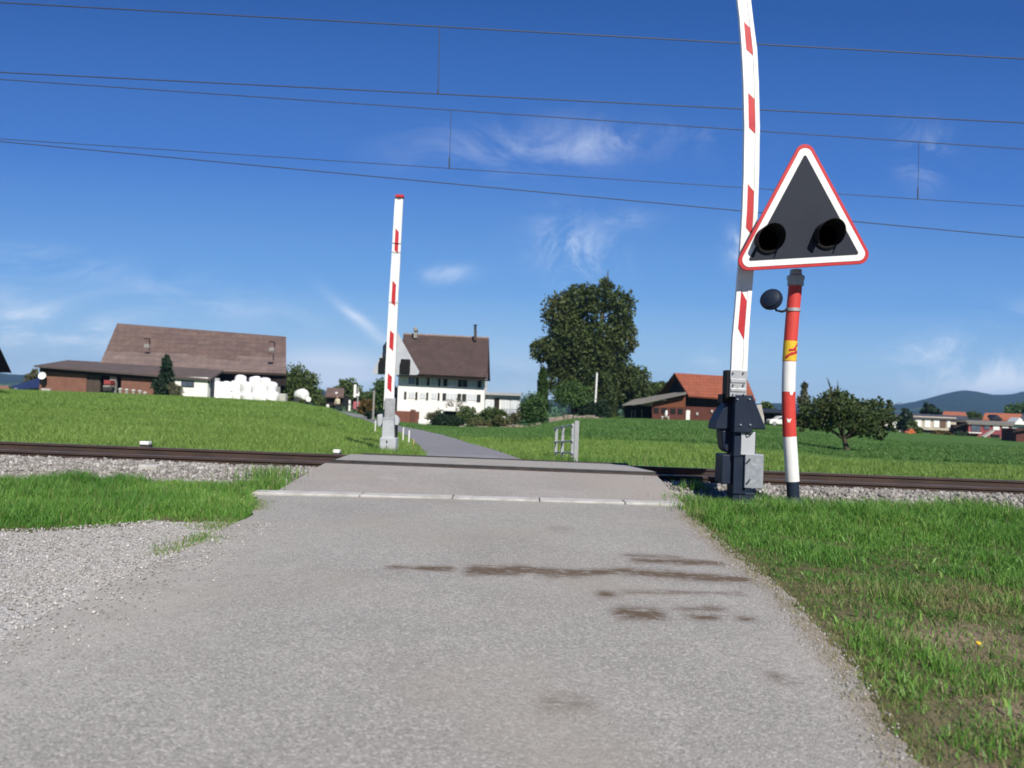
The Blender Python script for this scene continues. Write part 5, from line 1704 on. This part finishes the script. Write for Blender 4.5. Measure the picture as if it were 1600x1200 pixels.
def post_thing(name, lab, cat, x0, x1, y0, y1, Y, mat, extra=None):
    r_ = thing(name, P((x0 + x1) / 2, y1, Y), lab, cat)
    b = MB(); pbox(b, x0, y0, x1, y1, Y, max(.08, (x1 - x0) * Y / F * .5)); b.build('post', M[mat], r_)
    for nm, a0, a1, c0, c1, m_ in extra or ():
        b = MB(); pbox(b, a0, c0, a1, c1, Y - .1, .08); b.build(nm, M[m_], r_, bevel=.01)
post_thing('road_sign', 'tall white narrow signboard on a grey post by the lane end', 'sign', 558, 559.6, 604, 647, 88, 'galv', [('signboard', 552.6, 556.6, 601, 621, 'white_paint'), ('bracket', 556.6, 560, 612.5, 615, 'galv'), ('lamp_box', 556.8, 561.4, 612.5, 619, 'white_paint')])
M['pink'] = pm('pink', (.45, .12, .14), (.38, .1, .12), 4, .7)
post_thing('pink_panel', 'small pink red panel at the foot of the tall narrow signboard', 'panel', 551.5, 553, 626, 644, 88.5, 'wood_dark', [('panel', 552, 562, 627, 639, 'pink')])
post_thing('white_marker', 'short white marker post left of the signboard', 'marker', 544.6, 547.6, 625, 642, 87, 'white_paint', [('band', 544.8, 547.4, 630, 632, 'concrete')])
post_thing('utility_pole', 'tall pale wooden utility pole left of the far barrier', 'pole', 582.5, 585, 608, 655, 80, 'plaster_grey', [('cap', 582, 585.5, 607, 609, 'wood_dark')])
b = MB(); b.lathe(P(512, 634, 95), (0, 0, 1), [(-.3, .12), (-.1, .22), (.12, .2), (.2, .02)], 10)
tag(b.build('garden_stone', M['white_paint'], smooth=True), 'small white stone on the grass near the lane end', 'stone')

# person by the end of the lane
Yp = 86.0
foot = P(527, 643.5, Yp)
pe = thing('person', foot, 'person in pale top and dark trousers standing at the lane edge', 'person')
J = {'pel': (0, 0, .86), 'sp': (0, -.02, 1.1), 'ch': (-.02, -.05, 1.32), 'nk': (-.03, -.08, 1.47), 'hd': (-.04, -.11, 1.58), 'hd2': (-.04, -.11, 1.68),
     'sl': (.17, -.05, 1.38), 'el': (.25, -.1, 1.1), 'wl': (.24, -.26, .92), 'hl': (.24, -.31, .86), 'sr': (-.2, -.05, 1.38), 'er': (-.27, -.06, 1.1), 'wr': (-.28, -.16, .88), 'hr': (-.28, -.19, .8),
     'pl': (.1, 0, .82), 'kl': (.12, -.05, .46), 'al': (.12, .04, .08), 'tl': (.14, -.14, .03), 'pr': (-.1, 0, .82), 'kr': (-.12, -.03, .46), 'ar': (-.13, .05, .08), 'tr': (-.15, -.13, .03)}
Rd = {'pel': .15, 'sp': .14, 'ch': .17, 'nk': .06, 'hd': .095, 'hd2': .085, 'sl': .075, 'el': .05, 'wl': .035, 'hl': .04, 'sr': .075, 'er': .05, 'wr': .035, 'hr': .04, 'pl': .105, 'kl': .065, 'al': .045, 'tl': .035, 'pr': .105, 'kr': .065, 'ar': .045, 'tr': .035}
EDG = [('pel', 'sp'), ('sp', 'ch'), ('ch', 'nk'), ('nk', 'hd'), ('hd', 'hd2'), ('ch', 'sl'), ('sl', 'el'), ('el', 'wl'), ('wl', 'hl'), ('ch', 'sr'), ('sr', 'er'), ('er', 'wr'), ('wr', 'hr'), ('pel', 'pl'), ('pl', 'kl'), ('kl', 'al'), ('al', 'tl'), ('pel', 'pr'), ('pr', 'kr'), ('kr', 'ar'), ('ar', 'tr')]
ks = list(J)
me = bpy.data.meshes.new('body')
me.from_pydata([J[k] for k in ks], [(ks.index(a), ks.index(c)) for a, c in EDG], [])
tmp = bpy.data.objects.new('body', me)
COL.objects.link(tmp)
tmp.modifiers.new('skin', 'SKIN')
sv = me.skin_vertices[0].data
for i, k in enumerate(ks):
    sv[i].radius = (Rd[k], Rd[k])
sv[0].use_root = True
tmp.modifiers.new('sub', 'SUBSURF').levels = 2
dgp = bpy.context.evaluated_depsgraph_get()
bm_ = bpy.data.meshes.new_from_object(tmp.evaluated_get(dgp))
bpy.data.objects.remove(tmp)
body = bpy.data.objects.new('body', bm_)
COL.objects.link(body)
body.parent = pe
bm_.materials.clear()
for m_ in (pm('skin', (.5, .3, .22), None, 8, .5), pm('pale_top', (.62, .55, .42), (.55, .48, .36), 6, .9), pm('trousers', (.02, .035, .045), (.03, .04, .05), 6, .9), pm('shoes', (.03, .03, .03), None, 6, .8)):
    bm_.materials.append(m_)
for p in bm_.polygons:
    z, ax_ = p.center.z, abs(p.center.x)
    p.material_index = 0 if z > 1.46 or (ax_ > .2 and z < .98) else 1 if z > .9 else 2 if z > .09 else 3
    p.use_smooth = True
b = MB(); b.lathe(foot + Vector((-.04, -.09, 1.66)), (0, .2, 1), [(-.06, .1), (0, .112), (.06, .1), (.1, .06), (.115, .005)], 14); b.build('hair', pm('hair', (.3, .22, .13), None, 8, .8), pe, smooth=True)

# ------------------------------------------------------------------ far hills
rng = np.random.default_rng(5)
hx = np.linspace(-1.1, 1.5, 420)
hy = np.linspace(1700, 4200, 60)
Hx, Hy = np.meshgrid(hx, hy, indexing='ij')
pxh = 800 + F * Hx
ridge = np.interp(pxh, [-500, -200, 40, 130, 900, 1100, 1200, 1300, 1385, 1420, 1460, 1490, 1510, 1530, 1555, 1575, 1600, 1640, 1700, 1800, 2000, 2600], [10, 12, 7, 0, 0, 1, 8, 9, 10, 17, 27, 36, 38.5, 37, 33, 35, 41, 46, 44, 36, 30, 20])
ridge = ridge + (vnoise(pxh * .06, pxh * 0, 2) - .5) * 3.2 * (ridge > 4)
prof_h = sstep(Hy, 1750, 3000) * (1 - .4 * sstep(Hy, 3000, 4200))
Zh = -16 + (ridge / F * 3000 + 17) * prof_h * (1 + (vnoise(pxh * .02, Hy * .004, 6) - .5) * .35 * (1 - sstep(Hy, 2700, 3000)))
Xh = Hx * Hy
idx = np.arange(Hx.size).reshape(Hx.shape)
Q = np.stack([idx[:-1, :-1], idx[1:, :-1], idx[1:, 1:], idx[:-1, 1:]], -1).reshape(-1, 4)
m, t, out = mat_new('forest_hills')
pos = t.new('ShaderNodeNewGeometry').outputs['Position']
col = t.mixc(t.step(t.noise(pos, .012, 5), .35, .65), (.010, .022, .012, 1), (.016, .030, .014, 1))
col = t.mixc(t.step(t.noise(t.scalev(pos, (.0032, .0032, .004)), 1.0, 3, .45), .60, .64), col, (.055, .095, .032, 1))
b_ = t.new('ShaderNodeBsdfDiffuse')
t.put(b_.inputs[0], col)
bp = t.new('ShaderNodeBump')
bp.inputs['Distance'].default_value = 12
t.put(bp.inputs['Height'], t.noise(pos, .05, 5))
t.put(b_.inputs['Normal'], bp.outputs[0])
t.put(out.inputs[0], b_.outputs[0])
tag(np_mesh('hills', np.stack([Xh, Hy, Zh], -1).reshape(-1, 3), Q, m, smooth=True), kind='structure')
# far woods and village greenery that close the plain
wl_ = []
rng = np.random.default_rng(8)
for k in range(150):
    Y = rng.uniform(330, 900)
    px = rng.uniform(-150, 1900)
    x = (px - 800) / F * Y
    h_ = rng.uniform(5, 10)
    wl_.append(((x, Y, float(gz(x, Y)) + h_ * .5), (rng.uniform(8, 26), 8, h_ * .75)))
V, Q, tone = leaf_cloud(wl_, 14000, 1.5, rng, .25, .4)
tag(np_mesh('far_woods', V, Q, LM['far'], {'tone': tone}), kind='stuff')

# ------------------------------------------------------------------ grass
def grass_mat(name, stops, dry=(.30, .25, .13)):
    m, t, out = mat_new(name)
    col = t.ramp(t.attr('tone'), stops)
    col = t.mixc(t.attr('dry'), col, (*dry, 1))
    d = t.new('ShaderNodeBsdfPrincipled')
    t.put(d.inputs['Base Color'], col)
    d.inputs['Roughness'].default_value = .5
    d.inputs['Specular IOR Level'].default_value = .3
    tr = t.new('ShaderNodeBsdfTranslucent')
    t.put(tr.inputs[0], col)
    mx = t.new('ShaderNodeMixShader')
    mx.inputs[0].default_value = .35
    t.put(mx.inputs[1], d.outputs[0])
    t.put(mx.inputs[2], tr.outputs[0])
    t.put(out.inputs[0], mx.outputs[0])
    return m

def blades(name, X, Y, Z, H, Wd, mat, seed, dry=None, bend=.5, tone=None):
    rng = np.random.default_rng(seed)
    n = len(X)
    a = rng.uniform(0, 2 * np.pi, n)
    dxa, dya = np.cos(a), np.sin(a)
    la = rng.uniform(0, 2 * np.pi, n)
    ln = rng.uniform(.1, 1.0, n) * bend * H
    lx, ly_ = np.cos(la) * ln, np.sin(la) * ln
    base = np.stack([X, Y, Z], -1)
    sd_ = np.stack([dxa, dya, np.zeros(n)], -1) * (Wd / 2)[:, None]
    mid = base + np.stack([lx * .35, ly_ * .35, H * .6], -1)
    tip = base + np.stack([lx, ly_, H * np.sqrt(np.maximum(.2, 1 - (ln / H * .6) ** 2))], -1)
    V = np.stack([base - sd_, base + sd_, mid + sd_ * .8, mid - sd_ * .8, tip], 1).reshape(-1, 3)
    k = (np.arange(n) * 5)[:, None]
    T = np.concatenate([k + np.array([[0, 1, 2]]), k + np.array([[0, 2, 3]]), k + np.array([[3, 2, 4]])], 1).reshape(-1, 3)
    tn = rng.random(n) if tone is None else np.clip(tone + rng.normal(size=n) * .18, 0, 1)
    dr_ = np.zeros(n) if dry is None else dry
    o = np_mesh(name, V, T, mat, {'tone': np.repeat(tn, 5), 'dry': np.repeat(dr_, 5)})
    tag(o, kind='stuff')
    return o

M['verge'] = grass_mat('verge', [(0, (0.042, 0.134, 0.022)), (.4, (0.105, 0.265, 0.041)), (.75, (0.178, 0.355, 0.065)), (1, (0.300, 0.440, 0.110))])
M['field'] = grass_mat('field', [(0, (0.119, 0.209, 0.043)), (.4, (0.186, 0.305, 0.062)), (.8, (0.243, 0.367, 0.085)), (1, (0.305, 0.407, 0.124))])
M['crop'] = grass_mat('crop', [(0, (0.075, 0.168, 0.040)), (.4, (0.115, 0.232, 0.056)), (.8, (0.162, 0.278, 0.070)), (1, (0.205, 0.31, 0.085))])
# right verge
n = 420000
rng = np.random.default_rng(12)
gy = 1.6 + 9.6 * rng.random(n) ** .8
gx = rng.uniform(1.3, 10.5, n)
_, re_ = road_edges(gy)
re_ = re_ + (vnoise(gy * 2.5, gy * 0 + 9, 5) - .5) * .14
keepm = (gx < .78 * gy + 1.2)
edge = gx - re_
patch = vnoise(gx * .9 + 3, gy * .9, 41)
soilp = soil_patch(gx, gy)
tuft = vnoise(gx * 5, gy * 5, 42, 2)
dens = sstep(edge, -.12, .12) * (.4 + .6 * sstep(tuft, .3, .5)) * np.clip(1.15 - soilp * 1.0, .1, 1) * (.7 + .3 * sstep(patch, .3, .6))
far_ = 1 - sstep(gy, 10.3, 10.9 + .3 * vnoise(gx * 2, gx * 0, 44))
dens = dens * far_ * np.clip(9 / gy ** .5 / 4, .5, 1)
keepm &= rng.random(n) < dens
gx, gy, edge, patch, tuft, soilp = (q[keepm] for q in (gx, gy, edge, patch, tuft, soilp))
big = vnoise(gx * 1.7 + 8, gy * 1.7, 43, 3)
H = rng.uniform(.03, .085, len(gx)) * (.4 + .8 * tuft) * (.45 + 1.2 * sstep(big, .3, .7)) * (1 + 1.0 * sstep(gy, 7.6, 9.6)) * (.5 + .5 * sstep(edge, 0, .35)) * np.clip(1.1 - .5 * soilp, .45, 1.2)
near_corner = np.exp(-(((gx - 2.35) / .45) ** 2 + ((gy - 9.6) / .7) ** 2))
H *= 1 + .7 * near_corner
dry = (rng.random(len(gx)) < np.clip(.03 + .35 * soilp + .35 * (edge < .15) + .3 * np.exp(-((gy - 5.6) / .55) ** 2) * sstep(big, .35, .6) + .12 * sstep(.42 - big, 0, .15), 0, .8)) * rng.uniform(.5, 1, len(gx))
print('verge blades', len(gx))
blades('verge_grass', gx, gy, np.full(len(gx), -.03), H, rng.uniform(.003, .0065, len(gx)) * (1 + gy * .06), M['verge'], 51, dry, .95, .1 + .45 * patch + .4 * big)
ne = 2600
ey = rng.uniform(2.2, 9.4, ne)
_, er0 = road_edges(ey)
ex = er0 + rng.normal(size=ne) * .07 - .02
blades('dry_straw', ex, ey, np.full(ne, .004), rng.uniform(.015, .05, ne), rng.uniform(.002, .004, ne), M['verge'], 57, rng.uniform(.6, 1, ne), 1.6)
ne = 5200
sx_, sy_ = rng.normal(3.5, .8, ne), rng.normal(5.65, .28, ne)
mk = (vnoise(sx_ * 3, sy_ * 5, 71, 2) > .45) & (sx_ > 2.25)
blades('dry_straw', sx_[mk], sy_[mk], np.full(int(mk.sum()), -.01), rng.uniform(.03, .075, int(mk.sum())), rng.uniform(.003, .006, int(mk.sum())), M['verge'], 59, rng.uniform(.7, 1, int(mk.sum())), 1.5)
ne = 1500
ey = rng.uniform(2.2, 9.4, ne)
_, er0 = road_edges(ey)
sz = rng.uniform(.003, .008, ne)
stones('edge_grit', er0 - np.abs(rng.normal(size=ne)) * .12 + .05, ey, np.full(ne, .006) + sz * .3, sz, M['pebble'], 9)
# left verge
n = 210000
gy = rng.uniform(5.3, 11.2, n)
gx = rng.uniform(-9.5, -2.4, n)
le, _ = road_edges(gy)
topg = 6.75 + .85 * sstep(gx, -5, -3.3) + (vnoise(gx * 1.5, gx * 0, 11) - .5) * .5 + (vnoise(gx * 6, gx * 0, 19) - .5) * .35
bd = 10.55 - .75 * sstep(vnoise(gx * 1.1, gx * 0 + 4, 45), .45, .7) + 1.0 * np.exp(-((gx + 3.2) / .5) ** 2)
dl = le - gx
kk = sstep(gy - topg, -.05, .5) * (1 - sstep(gy, bd - .1, bd + .15)) * sstep(dl, -.05, .2)
kk *= sstep(-gx - 3.12, 0, .2) * sstep(gy, 8.9, 9.2) + (1 - sstep(gy, 8.9, 9.2))
strip_ = np.exp(-((dl - .12) / (.08 + .09 * np.clip(gy - 5.6, 0, 3))) ** 2) * (dl > .02) * (gy < 9.3) * sstep(gy, 5.4, 6.6) * sstep(vnoise(gy * 2.6, gy * 0 + 2, 49), .28, .5)
kk = np.maximum(kk, strip_)
tuft = vnoise(gx * 4, gy * 4, 46, 2)
kk *= .3 + .7 * sstep(tuft, .3, .55)
mk = (rng.random(n) < kk) & (-gx < .72 * gy + .8)
gx, gy, tuft, topg = gx[mk], gy[mk], tuft[mk], topg[mk]
H = rng.uniform(.06, .15, len(gx)) * (.5 + .9 * tuft) * (.35 + .65 * sstep(gy - topg, 0, .9)) * (1 + .4 * sstep(-gx, 4, 6))
dry = (rng.random(len(gx)) < .05 + .4 * (gy - topg < .15)) * rng.uniform(.5, 1, len(gx))
print('left blades', len(gx))
blades('verge_grass', gx, gy, np.full(len(gx), -.03), H, rng.uniform(.005, .009, len(gx)), M['verge'], 52, dry, .7, .1 + .8 * vnoise(gx * .9, gy * .9, 47))
# broad leaved weeds and dry stalks among the grass
nw = 9000
wx = np.concatenate([rng.uniform(1.9, 9, nw // 2), rng.uniform(-9, -3.1, nw // 2)])
wy = np.concatenate([rng.uniform(2.4, 10.2, nw // 2), rng.uniform(7.4, 10.2, nw // 2)])
cl = vnoise(wx * 2.2, wy * 2.2, 66, 2)
_, wr_ = road_edges(wy)
mk = (cl > .56) & ((wx < 0) | (wx > wr_ + .12))
wx, wy = wx[mk], wy[mk]
blades('broad_weeds', wx, wy, np.full(len(wx), -.02), rng.uniform(.03, .08, len(wx)), rng.uniform(.009, .02, len(wx)), M['verge'], 67, (rng.random(len(wx)) < .08) * .6, 1.3, .3 + .6 * rng.random(len(wx)))
ns = 420
wx = np.concatenate([rng.uniform(2.2, 9, ns // 2), rng.uniform(-9, -3.3, ns // 2)])
wy = np.concatenate([rng.uniform(4.5, 10.4, ns // 2), rng.uniform(8.0, 10.5, ns // 2)])
blades('dry_stalks', wx, wy, np.full(len(wx), -.02), rng.uniform(.10, .26, len(wx)), rng.uniform(.003, .006, len(wx)), M['verge'], 68, rng.uniform(.5, 1, len(wx)), .6)
# tufts along the asphalt's left edge and by the deck
n = 5000
gy = rng.uniform(5.3, 9.3, n)
le, _ = road_edges(gy)
gx = le - rng.normal(size=n) * .09 - .02
mk = (vnoise(gy * 2.2, gy * 0, 48) > .5) & (rng.random(n) < sstep(gy, 5.2, 7.5))
gx, gy = gx[mk], gy[mk]
blades('edge_grass', gx, gy, np.full(len(gx), -.012), rng.uniform(.02, .06, len(gx)), rng.uniform(.004, .008, len(gx)), M['verge'], 53, (rng.random(len(gx)) < .4) * .7, .9)
# tall tufts at the deck's right end and by the railing
def tuft_at(cx, cy, r, n, h, seed, z=None):
    rg = np.random.default_rng(seed)
    x = cx + rg.normal(size=n) * r
    y = cy + rg.normal(size=n) * r * .7
    z = gz(x, y) if z is None else np.full(n, z)
    return x, y, z, h * rg.uniform(.5, 1.1, n)
parts_ = [tuft_at(2.75, 11.35, .14, 260, .22, 1, .06), tuft_at(2.5, 10.75, .2, 350, .16, 2, -.02), tuft_at(1.75, 17.3, .3, 700, .3, 3), tuft_at(1.2, 17.6, .25, 500, .26, 4), tuft_at(2.6, 16.8, .5, 700, .25, 5), tuft_at(2.4, 14.9, .35, 120, .45, 6, -.05), tuft_at(-3.4, 11.1, .25, 420, .22, 7, .05), tuft_at(4.1, 10.6, .25, 500, .2, 8, -.03), tuft_at(5.0, 10.7, .4, 600, .2, 9, -.03), tuft_at(6.5, 10.8, .3, 500, .24, 10, .0), tuft_at(-3.2, 19.4, .4, 900, .22, 11), tuft_at(-3.3, 10.55, .17, 700, .17, 12, -.02), tuft_at(-3.5, 10.15, .2, 700, .15, 13, -.02), tuft_at(2.72, 10.3, .14, 700, .17, 14, -.03), tuft_at(2.75, 9.9, .3, 900, .16, 15, -.03)]
X_, Y_, Z_, H_ = (np.concatenate([p[i] for p in parts_]) for i in range(4))
blades('tall_grass', X_, Y_, Z_, H_, RNG.uniform(.006, .011, len(X_)), M['verge'], 54, (RNG.random(len(X_)) < .12) * .9, .6)
# meadow beyond the track
n = 230000
gy = 15.0 + 25 * rng.random(n) ** 1.5
gx = rng.uniform(-1, 1, n) * (.72 * gy + 1)
xc, hw = lane_at(gy)
off = np.abs(gx - xc) - hw
mk = (off > .02) & (crop_mask(gx, gy) < rng.random(n))
mk &= ~((np.abs(gx + .3) < 2.3) & (gy < 15.4))
gx, gy = gx[mk], gy[mk]
gzv = gz(gx, gy)
H = rng.uniform(.07, .2, len(gx)) * (.6 + .8 * vnoise(gx * .8, gy * .8, 61)) * (1 - .3 * sstep(gy, 20, 35))
blades('meadow_grass', gx, gy, gzv - .02, H, rng.uniform(.012, .022, len(gx)), M['field'], 55, (rng.random(len(gx)) < .03) * .7, .7, .2 + .6 * vnoise(gx * .35, gy * .35, 62))
n = 200000
gy = 36 + 50 * rng.random(n) ** 1.3
gx = rng.uniform(-1, 1, n) * (.70 * gy + 1)
xc, hw = lane_at(gy)
off = np.abs(gx - xc) - hw
mk = (off > .15)
gx, gy = gx[mk], gy[mk]
cm = crop_mask(gx, gy) > rng.random(len(gx))
gzv = gz(gx, gy)
H = rng.uniform(.10, .22, len(gx)) * (.6 + .8 * vnoise(gx * .5, gy * .5, 63))
tn_ = .1 + .6 * vnoise(gx * .2, gy * .2, 64)
for nm, sel, mt in (('meadow_grass', ~cm, 'field'), ('crop_grass', cm, 'crop')):
    blades(nm, gx[sel], gy[sel], gzv[sel] - .03, H[sel], rng.uniform(.03, .055, int(sel.sum())), M[mt], 58, None, .7, tn_[sel])
# dandelion in the right verge
dn_ = thing('dandelion', (2.72, 4.42, -.02), 'single tiny yellow flower in the right verge grass', 'flower')
b = MB(); b.tube([(2.72, 4.42, -.02), (2.722, 4.42, .045)], .002, 6); b.build('stem', LM['green'], dn_)
b = MB(); b.lathe((2.722, 4.42, .045), (0, -.4, 1), [(0, .003), (.006, .014), (.012, .013), (.015, .002)], 12); b.build('flower_head', M['yellow'], dn_)

# ------------------------------------------------------------------ haze
m, t, out = mat_new('haze_air')
vol = t.new('ShaderNodeVolumePrincipled')
vol.inputs['Color'].default_value = (.34, .60, 1.0, 1)
vol.inputs['Density'].default_value = 0.00014
vol.inputs['Anisotropy'].default_value = 0.0
t.put(out.inputs[1], vol.outputs[0])
hz = MB().box((0, 2200, 62), (13000, 4500, 164)).build('haze', m)
tag(hz, kind='stuff')
